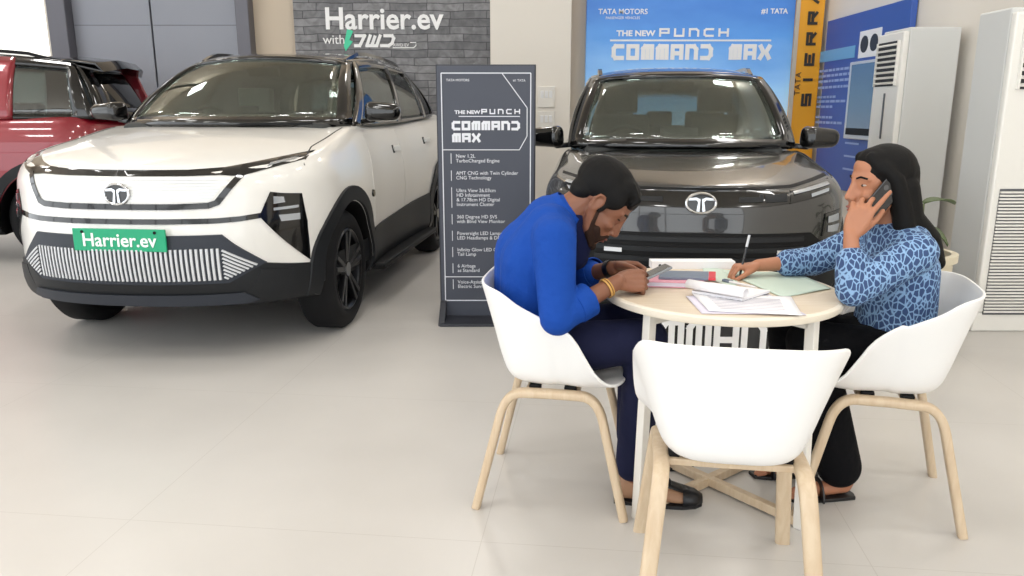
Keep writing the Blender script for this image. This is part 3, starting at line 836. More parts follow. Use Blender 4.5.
def rails(g, root, m, j0=4, j1=20, inset=1):
    for s in (0, 1):
        P = []
        for j in range(j0, j1 + 1):
            row = g['roof'][j]; q = row[inset] if s == 0 else row[-1 - inset]
            k = min(1, (j - j0) / 2, (j1 - j) / 2)
            P.append(q + Vector((0, 0, .004 + .035 * k)))
        b = MB(); b.sweep(P, [(-.018, -.012), (.018, -.012), (.014, .014), (-.014, .014)]); b.build('roof_rail', m, root, True)
# ---------------------------------------------------------------- white electric suv
YAW = R(-6.5)
HAR = dict(L=4.6, hw=.955, Df=.78, Dr=.5, n=2.2, fillet=.06, rw=.372, tw=.235, rarch=.43, axle_f=.93, axle_r=3.67,
    front_in=[(.2, .16), (.34, .06), (.46, .015), (.62, .0), (.72, .01), (.82, .03), (.93, .05), (1.05, .075), (1.2, .12)],
    side_in=[(.2, .09), (.4, .0), (.6, .012), (.75, .0), (.95, .008), (1.1, .04), (1.3, .09)],
    rear_in=[(.2, .2), (.4, .04), (.6, .0), (.9, .04), (1.3, .1)],
    waist=[(0, 0), (1.2, .0), (1.8, .03), (2.6, .035), (3.3, .0), (4.6, .0)],
    zbot=[(0, .32), (.4, .31), (.9, .26), (4.0, .25), (4.6, .32)],
    ztop=[(0, 1.02), (.2, 1.055), (.5, 1.1), (.9, 1.165), (1.4, 1.245), (2.0, 1.26), (3.2, 1.28), (4.2, 1.31), (4.6, 1.26)],
    zcen=[(0, 1.02), (.06, 1.05), (.2, 1.09), (.6, 1.175), (1.0, 1.235), (1.25, 1.25), (1.6, 1.22), (2.2, 1.22), (4.2, 1.3), (4.6, 1.26)],
    cabin=(1.3, 4.25), cabin_x=.76, clad_z=.37,
    cowl_c=(1.1, 1.255), cowl_e=(.81, 1.46, 1.25), head_c=(1.98, 1.735), head_e=(.61, 2.14, 1.69),
    rear_bc=(4.5, 1.27), rear_be=(.74, 4.34, 1.29), rear_tc=(4.16, 1.70), rear_te=(.55, 4.02, 1.63),
    roof_x=[(1.9, .60), (2.6, .645), (3.4, .63), (4.2, .55)], roof_zs=[(1.9, 1.67), (2.6, 1.73), (3.4, 1.715), (4.2, 1.62)],
    roof_zc=[(1.9, 1.725), (2.6, 1.785), (3.4, 1.77), (4.2, 1.69)],
    belt_x=[(1.4, .79), (1.9, .84), (2.6, .85), (3.4, .86), (4.4, .74)], belt_z=[(1.4, 1.24), (2.4, 1.25), (3.4, 1.275), (4.4, 1.3)],
    ubreak=[(0, .05, 'a'), (.05, .35, 'g'), (.35, .385, 'b'), (.385, .66, 'g'), (.66, .70, 'b'), (.70, .9, 'g', M['dark_glass']), (.9, 1, 'b')],
    rearglass=M['rear_glass'])
white = empty('car', (-2.05, 3.95, 0), YAW)
tag(white, 'white electric SUV with black roof, closed white nose and green front plate', 'car')
wb = car_lower(HAR, M['white_paint']); wb.parent = white
wsk = Skin(wb)
def dress_common(p, root, body, sk, paint):
    for ya in (p['axle_f'], p['axle_r']):
        for s in (1, -1): wheel(p, root, s * (p['hw'] - p['tw'] / 2 - .025), ya, s)

def white_suv():
    p, root, sk = HAR, white, wsk
    BK, GP, GB = M['black_plastic'], M['grey_plastic'], M['gloss_black']
    g = greenhouse(p, root, M['roof_black'], GB, M['roof_black'])
    dress_common(p, root, wb, sk, M['white_paint']); interior(p, root, M['seat_light']); rails(g, root, GB, 1, 20)
    # nose
    drl = [(0, 1.045), (.33, 1.046), (.5, 1.056), (.6, 1.075), (.84, 1.128), (.84, 1.085), (.6, 1.012), (.5, 1.02), (.33, 1.016), (0, 1.014)]
    sk.patch('light_bar', [drl[:5] + drl[5:], mir(drl)], GB, root, off=.006, thick=.02)
    l2 = band([(0, .862), (.30, .862), (.46, .866), (.5, .88), (.60, 1.02)], .03)
    sk.patch('grille_outline', [l2, mir(l2)], GB, root, off=.007, thick=.02)
    sk.patch('grille_panel', [(-.47, .885), (.47, .885), (.56, 1.01), (.33, 1.012), (-.33, 1.012), (-.56, 1.01)], M['white_panel'], root, off=.003, thick=.015)
    ln = [[(-.475 - .012 * k, .9 + .0155 * k), (.475 + .012 * k, .9 + .0155 * k), (.475 + .012 * k, .9035 + .0155 * k), (-.475 - .012 * k, .9035 + .0155 * k)] for k in range(7)]
    sk.patch('grille_line', ln, M['silver'], root, off=.0045, thick=.006)
    l3 = band([(0, .787), (.5, .787), (.6, .792), (.74, .81)], .027)
    sk.patch('nose_strip', [l3, mir(l3)], GB, root, off=.006, thick=.02)
    lamp = [(.73, .925), (.775, .915), (.85, .905), (.868, .75), (.868, .53), (.685, .80)]
    for o, mm in zip(sk.pair('headlight', lamp, GB, root, off=.008, thick=.03), (1, -1)):
        for q in ([(.745, .90), (.785, .895), (.79, .865), (.745, .86)], [(.765, .80), (.845, .80), (.845, .765), (.775, .765)], [(.745, .84), (.84, .845), (.84, .83), (.745, .825)]):
            sk.patch('lamp_unit', q, M['lamp_glass'], o, off=.013, thick=.02, mirror=mm < 0)
    ev = [(.70, 1.075), (.80, 1.105), (.80, 1.09), (.70, 1.058)]
    sk.pair('light_strip', ev, M['lamp_glass'], root, off=.010, thick=.02)
    sk.patch('lower_bumper', [[(.70, .548), (.86, .515), (.925, .505), (.925, .325), (0, .325), (0, .455), (.54, .455)], mir([(.70, .548), (.86, .515), (.925, .505), (.925, .325), (0, .325), (0, .455), (.54, .455)])], BK, root, off=.016, thick=.04)
    sk.patch('lower_lip', [(-.6, .395), (.6, .395), (.66, .345), (.6, .33), (-.6, .33), (-.66, .345)], GP, root, off=.028, thick=.03)
    sk.patch('air_intake', [(-.52, .715), (.52, .715), (.575, .66), (.705, .55), (.54, .455), (-.54, .455), (-.705, .55), (-.575, .66)], GP, root, off=.014, thick=.04)
    sl = []
    for k in range(42):
        x = -.502 + k * .02449
        sl.append([(x - .0055, .475), (x + .0055, .475), (x + .0055, .645), (x - .0055, .645)])
    for k in range(8):
        z0 = .49 + k * .0205; t = (z0 - .47) / 1.123
        q = band([(.522, z0), (.522 + t, z0 - .62 * t)], .0095)
        sl += [q, mir(q)]
    sk.patch('grille_slats', sl, M['silver'], root, off=.022, thick=.03, res=.06)
    pl = MB(); pl.box((.02, -.008, .695), (.51, .012, .117)); plate = pl.build('number_plate', M['plate_green'], root, bevel=.003)
    text('plate_lettering', 'Harrier.ev', .098, M['white_letter'], plate, facing((.02, -.016, .692)), .0015, bold=.0012)
    for x in (-.18, .22):
        b = MB(); b.cone((x, -.013, .737), (x, -.018, .737), .008, .008, 10); b.build('plate_screw', M['black_trim'], plate)
    h = sk.at(0, .927)
    emblem('badge', root, M['chrome'], h + Vector((0, -.012, 0)), (0, -1, .05), .135, .105, .007)
    # flanks
    for ya, a0, a1 in ((p['axle_f'], -12, 196), (p['axle_r'], -12, 196)):
        sk.pair('arch_trim', arch(ya, p['rw'], .436, .525, a0, a1), BK, root, az=90, off=.018, thick=.045, res=.05)
    sk.pair('bumper_corner', [(.30, .335), (.50, .335), (.52, .50), (.36, .515)], BK, root, az=75, off=.02, thick=.04)
    sill = [(1.38, .27), (3.2, .27), (3.17, .62), (1.45, .555)]
    sk.pair('sill_trim', sill, BK, root, az=90, off=.014, thick=.04, res=.1)
    for s in (1, -1):
        b = MB(); b.box((s * .94, 2.3, .29), (.14, 1.75, .045)); b.build('side_step', M['black_trim'], root, bevel=.015)
    fd = [(1.50, .575), (2.40, .60), (2.40, 1.2), (1.52, 1.2), (1.47, .9)]
    rd = [(2.41, .60), (3.13, .63), (3.22, .85), (3.42, .98), (3.42, 1.22), (2.41, 1.2)]
    for nm, q, hy in (('front_door', fd, (2.19, 2.36, 1.06)), ('rear_door', rd, (3.14, 3.32, 1.09))):
        for o, mm in zip(sk.pair(nm, q, M['white_paint'], root, az=90, off=.0035, thick=.012, res=.09, angle=60), (0, 1)):
            a, c, z = hy
            sk.patch('door_handle', [(a, z - .014), (c, z - .018), (c, z + .02), (a, z + .016)], M['white_panel'], o, az=90, off=.016, thick=.03, mirror=mm)
            hh = [(a - .035, z - .03), (a + .015, z - .03), (a + .015, z + .03), (a - .035, z + .03)]
            sk.patch('handle_recess', hh, M['seam'], o, az=90, off=.0045, thick=.01, mirror=mm)
    hl = band([(.845, .48), (.80, .72), (.80, 1.0), (.795, 1.3)], .007)
    sk.pair('hood_seam', hl, M['seam'], root, az='top', off=.002, thick=.01, res=.05)
    b = MB(); q = sk.at(1.43, .80, 90); b.cone(q, q + Vector((.012, 0, 0)), .026, .024, 20); b.build('fender_badge', M['gloss_black'], root)
    for s in (1, -1): mirror(root, (s * .84, 1.6, 1.27), (s * 1.0, 1.56, 1.335), (.135, .085, .085), GB, s)
    wv = [(-.5, 1.16), (.1, 1.125), (.1, 1.14), (-.5, 1.175)]
    for x0, x1 in ((-.62, .0), (.05, .66)):
        b = MB(); b.bar((x0, 1.13 + .08 * (x0 / .8) ** 2 * 4 - .02, 1.262), (x1, 1.13, 1.268), .018, .014); b.build('wiper', M['black_trim'], root)
    b = MB(); b.box((.5, 2.045, 1.672), (.07, .01, .018), Euler((R(-50), 0, 0))); b.build('windscreen_sticker', M['white_letter'], root)
white_suv()

# ---------------------------------------------------------------- grey compact suv
PUN = dict(L=3.83, hw=.872, Df=.62, Dr=.42, n=2.3, fillet=.05, rw=.335, tw=.205, rarch=.39, axle_f=.78, axle_r=3.22,
    front_in=[(.2, .13), (.34, .04), (.46, .0), (.62, .0), (.72, .02), (.80, .03), (.90, .045), (1.1, .1)],
    side_in=[(.2, .09), (.4, .0), (.6, .01), (.72, .0), (.88, .01), (1.0, .04), (1.2, .08)],
    rear_in=[(.2, .2), (.4, .04), (.6, .0), (.9, .04), (1.2, .1)],
    waist=[(0, 0), (1.0, .0), (1.6, .025), (2.2, .025), (2.8, .0), (3.83, .0)],
    zbot=[(0, .27), (.4, .26), (.8, .23), (3.3, .23), (3.83, .3)],
    ztop=[(0, .91), (.2, .935), (.5, .98), (.8, 1.03), (1.25, 1.09), (2.0, 1.10), (3.0, 1.13), (3.83, 1.1)],
    zcen=[(0, .91), (.05, .94), (.2, .975), (.5, 1.03), (.8, 1.075), (1.1, 1.10), (1.4, 1.06), (3.4, 1.12), (3.83, 1.1)],
    cabin=(1.15, 3.5), cabin_x=.7, clad_z=.36,
    cowl_c=(.98, 1.115), cowl_e=(.745, 1.28, 1.105), head_c=(1.72, 1.605), head_e=(.61, 1.87, 1.575),
    rear_bc=(3.72, 1.12), rear_be=(.66, 3.58, 1.14), rear_tc=(3.45, 1.57), rear_te=(.53, 3.33, 1.52),
    roof_x=[(1.7, .60), (2.3, .625), (2.9, .60), (3.45, .53)], roof_zs=[(1.7, 1.56), (2.3, 1.60), (2.9, 1.59), (3.45, 1.51)],
    roof_zc=[(1.7, 1.61), (2.3, 1.66), (2.9, 1.64), (3.45, 1.57)],
    belt_x=[(1.25, .745), (1.8, .78), (2.4, .78), (3.0, .775), (3.7, .66)], belt_z=[(1.25, 1.1), (2.2, 1.105), (3.0, 1.125), (3.7, 1.15)],
    ubreak=[(0, .05, 'a'), (.05, .37, 'g'), (.37, .41, 'b'), (.41, .72, 'g'), (.72, .80, 'b'), (.80, .92, 'g'), (.92, 1, 'b')])
grey = empty('car', (1.0, 4.05, 0), YAW)
tag(grey, 'dark grey compact SUV parked behind the round table', 'car')
gb = car_lower(PUN, M['grey_paint']); gb.parent = grey
gsk = Skin(gb)

def grey_suv():
    p, root, sk, P = PUN, grey, gsk, M['grey_paint']
    BK, GB = M['black_plastic'], M['gloss_black']
    p['framem'] = GB
    g = greenhouse(p, root, P, GB, P)
    dress_common(p, root, gb, sk, P); interior(p, root, M['seat_dark']); rails(g, root, GB, 2, 20)
    e = band([(0, .938), (.3, .94), (.5, .948), (.76, .99)], .012)
    sk.patch('hood_seam', [e, mir(e)], M['black_trim'], root, off=.003, thick=.012)
    u = [(0, .925), (.48, .928), (.475, .868), (.36, .852), (0, .845)]
    sk.patch('upper_grille', [u, mir(u)], GB, root, off=.006, thick=.02)
    for x0, x1 in ((.2, .33), (.34, .46)):
        sk.pair('grille_insert', [(x0, .872), (x1, .876), (x1, .912), (x0, .91)], BK, root, off=.009, thick=.015)
    lamp = [(.475, .866), (.485, .93), (.755, .975), (.735, .912)]
    for o, mm in zip(sk.pair('headlight', lamp, GB, root, off=.009, thick=.02), (0, 1)):
        sk.patch('light_strip', band([(.5, .918), (.735, .957)], .014), M['lamp_glass'], o, off=.014, thick=.012, mirror=mm)
        sk.patch('light_strip', [(.60, .895), (.715, .918), (.722, .935), (.60, .912)], M['lamp_glass'], o, off=.013, thick=.012, mirror=mm)
    lo = [(0, .712), (.60, .708), (.66, .66), (.62, .50), (.5, .45), (0, .44)]
    sk.patch('lower_grille', [lo, mir(lo)], M['black_trim'], root, off=.010, thick=.03)
    for z in (.50, .555, .61, .665):
        sk.patch('grille_bar', [(-.56, z), (.56, z), (.56, z + .026), (-.56, z + .026)], BK, root, off=.02, thick=.02)
    sk.pair('bumper_insert', [(.41, .60), (.505, .60), (.505, .622), (.41, .622)], M['silver'], root, off=.026, thick=.02)
    for o, mm in zip(sk.pair('fog_lamp', [(.69, .80), (.80, .815), (.835, .74), (.80, .66), (.675, .68)], GB, root, off=.008, thick=.03), (0, 1)):
        for q in ([(.71, .785), (.79, .795), (.79, .755), (.71, .75)], [(.71, .735), (.80, .735), (.79, .695), (.71, .70)]):
            sk.patch('lamp_unit', q, M['lamp_glass'], o, off=.013, thick=.02, mirror=mm)
    sp = [(0, .44), (.5, .45), (.62, .50), (.75, .50), (.84, .46), (.84, .29), (0, .29)]
    sk.patch('lower_bumper', [sp, mir(sp)], BK, root, off=.012, thick=.03)
    h = sk.at(0, .868)
    emblem('badge', root, M['chrome'], h + Vector((0, -.014, 0)), (0, -1, .15), .155, .105, .0075)
    for ya in (p['axle_f'], p['axle_r']):
        sk.pair('arch_trim', arch(ya, p['rw'], .396, .46, -10, 190), BK, root, az=90, off=.016, thick=.045, res=.05)
    sk.pair('sill_trim', [(1.2, .25), (2.8, .25), (2.78, .42), (1.22, .42)], BK, root, az=90, off=.012, thick=.04, res=.1)
    for nm, q in (('front_door', [(1.28, .44), (2.08, .44), (2.08, 1.06), (1.28, 1.05), (1.24, .8)]), ('rear_door', [(2.09, .44), (2.72, .46), (2.80, .75), (2.98, .85), (2.98, 1.08), (2.09, 1.06)])):
        for o, mm in zip(sk.pair(nm, q, P, root, az=90, off=.0035, thick=.012, res=.09, angle=60), (0, 1)):
            a = max(x for x, y in q) - .2
            sk.patch('door_handle', [(a, .93), (a + .15, .93), (a + .15, .965), (a, .965)], GB, o, az=90, off=.016, thick=.03, mirror=mm)
    sk.pair('hood_seam', band([(.80, .55), (.765, .75), (.745, 1.1)], .008), M['seam'], root, az='top', off=.002, thick=.01, res=.05)
    for s in (1, -1): mirror(root, (s * .76, 1.36, 1.115), (s * .925, 1.32, 1.165), (.135, .085, .095), GB, s)
    for x0, x1 in ((-.62, .0), (.0, .62)):
        b = MB(); b.bar((x0, 1.13 if x0 < -.1 else 1.01, 1.125), (x1, 1.02 if x1 < .1 else 1.12, 1.122), .018, .014); b.build('wiper', M['black_trim'], root)
    b = MB(); b.box((-.56, 1.86, 1.555), (.05, .008, .02), Euler((R(-50), 0, 0))); b.build('windscreen_sticker', M['white_letter'], root)
grey_suv()

# ---------------------------------------------------------------- red suv, side on
def red_suv():
    p = dict(HAR); p['clad_z'] = .45; p['axle_r'] = 4.0
    p['ubreak'] = [(0, .05, 'b'), (.05, .33, 'g'), (.33, .365, 'b'), (.365, .68, 'g'), (.68, .79, 'a'), (.79, .945, 'g', M['side_glass']), (.945, 1, 'b')]
    p['rear_bc'] = (4.56, 1.2); p['rear_be'] = (.78, 4.36, 1.2); p['rear_tc'] = (4.3, 1.69); p['rear_te'] = (.62, 4.2, 1.65)
    p['roof_x'] = [(1.9, .60), (2.6, .65), (3.4, .66), (4.3, .63)]; p['roof_zs'] = [(1.9, 1.66), (2.6, 1.71), (3.4, 1.71), (4.3, 1.65)]; p['roof_zc'] = [(1.9, 1.72), (2.6, 1.77), (3.4, 1.765), (4.3, 1.69)]
    p['belt_x'] = [(1.4, .80), (1.9, .85), (2.6, .86), (3.4, .87), (4.4, .78)]; p['belt_z'] = [(1.4, 1.19), (2.4, 1.19), (3.4, 1.2), (4.4, 1.2)]
    p['ztop'] = [(0, 1.02), (.2, 1.055), (.5, 1.1), (.9, 1.15), (1.4, 1.195), (2.0, 1.2), (3.2, 1.21), (4.2, 1.22), (4.6, 1.18)]
    p['zcen'] = [(0, 1.02), (.06, 1.05), (.2, 1.09), (.6, 1.16), (1.0, 1.2), (1.25, 1.21), (1.6, 1.18), (2.2, 1.18), (4.2, 1.21), (4.6, 1.18)]
    p['cowl_c'] = (1.1, 1.21); p['cowl_e'] = (.80, 1.46, 1.2)
    p['rearglass'] = M['dark_glass']; p['tailm'] = M['gloss_black']
    P = M['red_paint']
    root = empty('car', (-8.44, 6.95, 0), R(-78)); root.scale = (1.06, 1.06, 1.06)
    tag(root, 'red SUV with black roof parked side on behind the white SUV', 'car')
    b = car_lower(p, P); b.parent = root; sk = Skin(b)
    g = greenhouse(p, root, M['gloss_black'], M['gloss_black'], P); rails(g, root, M['black_trim'], 2, 20)
    dress_common(p, root, b, sk, P); interior(p, root, M['seat_dark'])
    sk.pair('sill_trim', [(1.38, .27), (3.2, .27), (3.17, .55), (1.45, .55)], M['black_plastic'], root, az=90, off=.014, thick=.04, res=.1)
    for ya in (p['axle_f'], p['axle_r']):
        sk.pair('arch_trim', arch(ya, p['rw'], .436, .51, -12, 196), M['black_plastic'], root, az=90, off=.018, thick=.045, res=.05)
    for nm, q in (('front_door', [(1.50, .575), (2.40, .60), (2.40, 1.15), (1.52, 1.15), (1.47, .9)]), ('rear_door', [(2.41, .60), (3.13, .63), (3.22, .85), (3.42, .98), (3.42, 1.16), (2.41, 1.15)])):
        for o, mm in zip(sk.pair(nm, q, P, root, az=90, off=.0035, thick=.012, res=.09, angle=60), (0, 1)):
            a = max(x for x, y in q) - .24
            sk.patch('door_handle', [(a, 1.03), (a + .17, 1.03), (a + .17, 1.07), (a, 1.07)], P, o, az=90, off=.02, thick=.035, mirror=mm)
    sk.pair('tail_lamp', [(4.2, 1.0), (4.45, 1.02), (4.45, 1.12), (4.15, 1.12)], M['red_paint'], root, az=100, off=.012, thick=.03)
    q = MB()
    q.grid([[Vector((x, y, z)) for x, y, z in row] for row in (
        [(-.62, 4.1, 1.69), (-.3, 4.16, 1.735), (.3, 4.16, 1.735), (.62, 4.1, 1.69)],
        [(-.63, 4.36, 1.66), (-.3, 4.46, 1.70), (.3, 4.46, 1.70), (.63, 4.36, 1.66)],
        [(-.65, 4.42, 1.60), (-.3, 4.52, 1.645), (.3, 4.52, 1.645), (.65, 4.42, 1.60)],
        [(-.62, 4.22, 1.64), (-.3, 4.28, 1.68), (.3, 4.28, 1.68), (.62, 4.22, 1.64)])], cu=True)
    q.build('spoiler', M['gloss_black'], root, True, solid=.02, bevel=.006)
    for s in (-1,):
        f = MB(); pr = [(4.08, 1.70), (4.38, 1.64), (4.54, 1.22), (4.44, 1.22), (4.34, 1.40)] or [(4.28, 1.66), (4.42, 1.62), (4.60, 1.22), (4.50, 1.22), (4.40, 1.40)]
        if s < 0: pr.reverse()
        f.prism([(y, z) for y, z in pr], Matrix(((0, 0, s, s * .60 + s * .02), (1, 0, 0, 0), (0, 1, 0, 0), (0, 0, 0, 1))), .05)
        f.build('quarter_fin', P, root, False, bevel=.012)
    return root, sk, g
red, rsk, rg = red_suv()
# ---------------------------------------------------------------- round table
def wood(name, c0, c1, scale, rough=.5, rot=(0, 0, 0)):
    m = mat(name, srgb(*c0), rough, coat=.15)
    N, L, b = nodes(m)
    tc = N.new('ShaderNodeTexCoord'); mp = N.new('ShaderNodeMapping'); nz = N.new('ShaderNodeTexNoise'); rp = N.new('ShaderNodeValToRGB')
    mp.inputs['Scale'].default_value = scale; mp.inputs['Rotation'].default_value = rot
    nz.inputs['Scale'].default_value = 6; nz.inputs['Detail'].default_value = 5; nz.inputs['Distortion'].default_value = .6
    rp.color_ramp.elements[0].position = .3; rp.color_ramp.elements[1].position = .7
    rp.color_ramp.elements[0].color = srgb(*c1); rp.color_ramp.elements[1].color = srgb(*c0)
    L.new(tc.outputs['Object'], mp.inputs[0]); L.new(mp.outputs[0], nz.inputs['Vector']); L.new(nz.outputs['Fac'], rp.inputs[0]); L.new(rp.outputs[0], b.inputs['Base Color'])
    return m
M['table_wood'] = wood('pale_table_wood', (226, 212, 190), (216, 198, 172), (1, 14, 1), .4)
M['oak'] = wood('oak_leg', (208, 188, 160), (196, 172, 142), (8, 8, .8), .45)
M['table_edge'] = mat('table_edge', srgb(232, 222, 204), .45)
M['table_leg'] = mat('white_table_leg', srgb(228, 224, 216), .4)
M['shell'] = mat('white_chair_shell', srgb(238, 237, 235), .38, coat=.1)
TX, TY, TZ = .722, 2.605, .748
ta = empty('table', (TX, TY, 0)); tag(ta, 'round pale wood table on white legs with papers on it', 'table')
b = MB(); b.lathe([(0, TZ - .004), (0, TZ), (.391, TZ), (.391, TZ - .004)], seg=72); b.build('tabletop', M['table_wood'], ta)
b = MB(); b.lathe([(0, TZ - .034), (.388, TZ - .031), (.400, TZ - .027), (.404, TZ - .018), (.404, TZ - .006), (.399, TZ - .0005), (.391, TZ), (.391, TZ - .005), (0, TZ - .005)], seg=72); b.build('edge_band', M['table_edge'], ta)
LA = [math.atan2(-.235, -.30) + math.pi / 2 * k for k in range(4)]
for a in LA:
    b = MB(); b.bar((.375 * math.cos(a), .375 * math.sin(a), 0), (.355 * math.cos(a), .355 * math.sin(a), TZ - .033), .03, .034, up=(math.cos(a), math.sin(a), 0)); b.build('leg', M['table_leg'], ta, False, bevel=.003)
for k in (0, 1):
    c, s = math.cos(LA[k]), math.sin(LA[k])
    b = MB(); b.bar((-.36 * c, -.36 * s, .022 + .002 * k), (.36 * c, .36 * s, .022 + .002 * k), .03, .032); b.build('floor_rail', M['oak'], ta, False, bevel=.003)
    b = MB(); b.bar((-.352 * c, -.352 * s, TZ - .052), (.352 * c, .352 * s, TZ - .052), .03, .032); b.build('top_rail', M['table_leg'], ta, False, bevel=.003)

# ---------------------------------------------------------------- shell chairs
def chair(loc, heading, label):
    """faces local +y; heading is the world angle of the facing direction"""
    r = empty('shell_chair', loc, R(heading - 90)); tag(r, label, 'chair', 'white shell chairs round the table')
    na, nt = 96, 26
    rim_z = tab([(-1, .795), (-.72, .785), (-.4, .74), (0, .69), (.2, .655), (.32, .625), (.46, .565), (.62, .50), (.8, .463), (1, .45)])
    rows = []
    fp = tab([(0, 0), (.15, .32), (.3, .56), (.42, .66), (.55, .735), (.7, .815), (.85, .905), (1, 1)]); gp = tab([(0, 0), (.15, .0), (.3, .03), (.42, .10), (.55, .25), (.7, .48), (.85, .74), (1, 1)])
    def rim(a):
        ca, sa = math.cos(a), math.sin(a); n = 3.6
        k = (abs(ca / .268) ** n + abs(sa / (.25 if sa < 0 else .245)) ** n) ** (-1 / n)
        return ca * k, sa * k
    for i in range(na):
        a = 2 * math.pi * i / na; x, y = rim(a); zr = rim_z(y / .25); row = []
        for j in range(nt + 1):
            q = j / nt; f = fp(q); g = gp(q)
            row.append(Vector((x * f, y * f, .438 + (zr - .438) * g + (.012 * f * f if y > 0 else 0))))
        rows.append(row)
    b = MB(); b.grid(rows, cu=True); bmesh.ops.remove_doubles(b.b, verts=b.b.verts, dist=1e-4)
    o = b.build('shell', M['shell'], r, True, solid=.010, angle=80)
    m_ = o.modifiers.new('bev', 'BEVEL'); m_.width = .003; m_.segments = 2; m_.limit_method = 'ANGLE'; m_.angle_limit = R(50)
    sec = []
    for k in range(20):
        t = 2 * math.pi * k / 20; c, s = math.cos(t), math.sin(t)
        sec.append((math.copysign(abs(c) ** .6, c) * .015, math.copysign(abs(s) ** .6, s) * .0225))
    for s in (1, -1):
        for fy in (1, -1):
            top = Vector((s * .185, fy * .155, .418)); foot = Vector((s * .225, fy * .255, 0)); mid = Vector((s * .183, 0, .420))
            P = [mid, mid.lerp(top, .45)]
            c0 = mid.lerp(top, .62); c1 = top.lerp(foot, .20)
            for q in range(9):
                t = q / 8; P.append(c0 * (1 - t) ** 2 + top * 2 * t * (1 - t) + c1 * t * t)
            P += [top.lerp(foot, v) for v in (.4, .6, .8, 1)]
            lg = MB(); lg.sweep(P, sec, up=(1, 0, 0)); lg.build('leg', M['oak'], r, True)
    for y in (.07, -.07):
        c = MB(); c.box((0, y, .416), (.36, .045, .020)); c.build('cross_bar', M['oak'], r, False, bevel=.004)
    for s in (1, -1):
        for y in (.06, -.06):
            c = MB(); c.box((s * .15, y, .431), (.03, .04, .02)); c.build('mount_pad', M['black_trim'], r, False, bevel=.003)
    return r
chair((.165, 2.625, 0), -10, 'white shell chair with wooden legs that the man in the blue shirt sits on')
chair((1.285, 2.545, 0), 163, 'white shell chair with wooden legs that the woman on the phone sits on')
chair((.604, 2.005, 0), 81, 'empty white shell chair with its back to the camera')

# ---------------------------------------------------------------- papers and small things on the table
M['paper'] = mat('paper_white', srgb(238, 236, 238), .6); M['paper_lilac'] = mat('paper_lilac', srgb(222, 216, 230), .6); M['paper_green'] = mat('paper_green', srgb(198, 214, 200), .6)
M['paper_print'] = mat('faint_print', srgb(190, 188, 200), .7); M['pink'] = mat('pink_cover', srgb(226, 160, 178), .5); M['red_cover'] = mat('red_cover', srgb(206, 60, 70), .5)
M['slate_cover'] = mat('slate_blue_cover', srgb(112, 124, 140), .45); M['phone_black'] = mat('phone_black', srgb(24, 24, 28), .2, coat=.5); M['phone_grey'] = mat('phone_grey', srgb(130, 134, 138), .3, metal=.3)
def sheet(name, pts, z, m, label, cat, group=None, wave=.0, thick=.0012, seed=0):
    """a paper lying on the table, corners given in order"""
    c = sum((Vector((*p, 0)) for p in pts), Vector()) / len(pts)
    A, B_, C_, D_ = [Vector((*p, 0)) - c for p in pts]; rows = []
    rn = random.Random(seed); ph = rn.random() * 6
    for i in range(15):
        u = i / 14; row = []
        for j in range(15):
            v = j / 14; q = A.lerp(B_, u).lerp(D_.lerp(C_, u), v)
            row.append(q + Vector((0, 0, wave * (math.sin(u * 5 + ph) * math.sin(v * 4 + ph) + 1))))
        rows.append(row)
    o = None; b = MB(); b.grid(rows); o = b.build(name, m, None, True, solid=thick)
    o.location = (c.x, c.y, z); tag(o, label, cat, group)
    return o
Z0 = TZ + .0022
sheet('document', [(.80, 2.87), (1.08, 2.86), (1.10, 2.585), (.89, 2.46)], Z0, M['paper_green'], 'large pale green sheet under the elbow of the woman', 'paper', None, .0012, seed=1)
sheet('document', [(.755, 2.985), (.865, 2.86), (.775, 2.60), (.70, 2.76)], Z0, M['paper_green'], 'narrow pale green sheet under the writing hand', 'paper', None, .0008, seed=2)
o = sheet('document', [(.575, 2.475), (.86, 2.50), (.885, 2.235), (.575, 2.255)], Z0, M['paper_lilac'], 'printed white sheet at the front of the table, lower of the two', 'paper', None, .0006, seed=3)
o = sheet('document', [(.60, 2.50), (.915, 2.455), (.865, 2.215), (.60, 2.27)], Z0 + .0042, M['paper'], 'printed white sheet at the front of the table, upper of the two', 'paper', None, .0006, seed=4)
b = MB()
for k in range(9):
    t = .12 + k * .09; p0 = Vector((.61, 2.27, 0)).lerp(Vector((.61, 2.49, 0)), t); p1 = Vector((.855, 2.235, 0)).lerp(Vector((.90, 2.44, 0)), t)
    b.bar(p0 - o.location + Vector((.03, 0, Z0 + .0061)), p1 - o.location + Vector((-.03, 0, Z0 + .0061)), .004, .0006)
b.build('printed_lines', M['paper_print'], o, False)
# notepad with its top page rolled back
r = empty('notepad', (.72, 2.50, Z0 + .0065), R(0)); tag(r, 'white notepad with its top page rolled over, on the printed sheets', 'notepad')
pp = [(.69 - .72, 2.63 - 2.5), (.86 - .72, 2.50 - 2.5), (.735 - .72, 2.385 - 2.5), (.60 - .72, 2.50 - 2.5)]
b = MB(); b.prism(list(reversed(pp)), Matrix(), .008); b.build('pad', M['paper'], r, False)
b = MB(); b.prism([(x * .995, y * .995) for x, y in reversed(pp)], Matrix.Translation((0, 0, -.0018)), .002); b.build('backing', M['grey_plastic'], r, False)
b = MB(); p0, p1 = Vector((-.128, .02, .026)), Vector((.022, -.125, .026)); d = (p1 - p0).normalized(); u = Vector((0, 0, 1)); n = d.cross(u); rows = []
for i in range(34):
    a = -.6 + i / 33 * 7.2; rr = .0175 - .00018 * i
    v = n * rr * math.cos(a) * 1.25 + u * (rr * math.sin(a))
    rows.append([p0 + v, p0.lerp(p1, .5) + v, p1 + v])
b.grid(rows); b.build('rolled_page', M['paper'], r, True, solid=.0012)
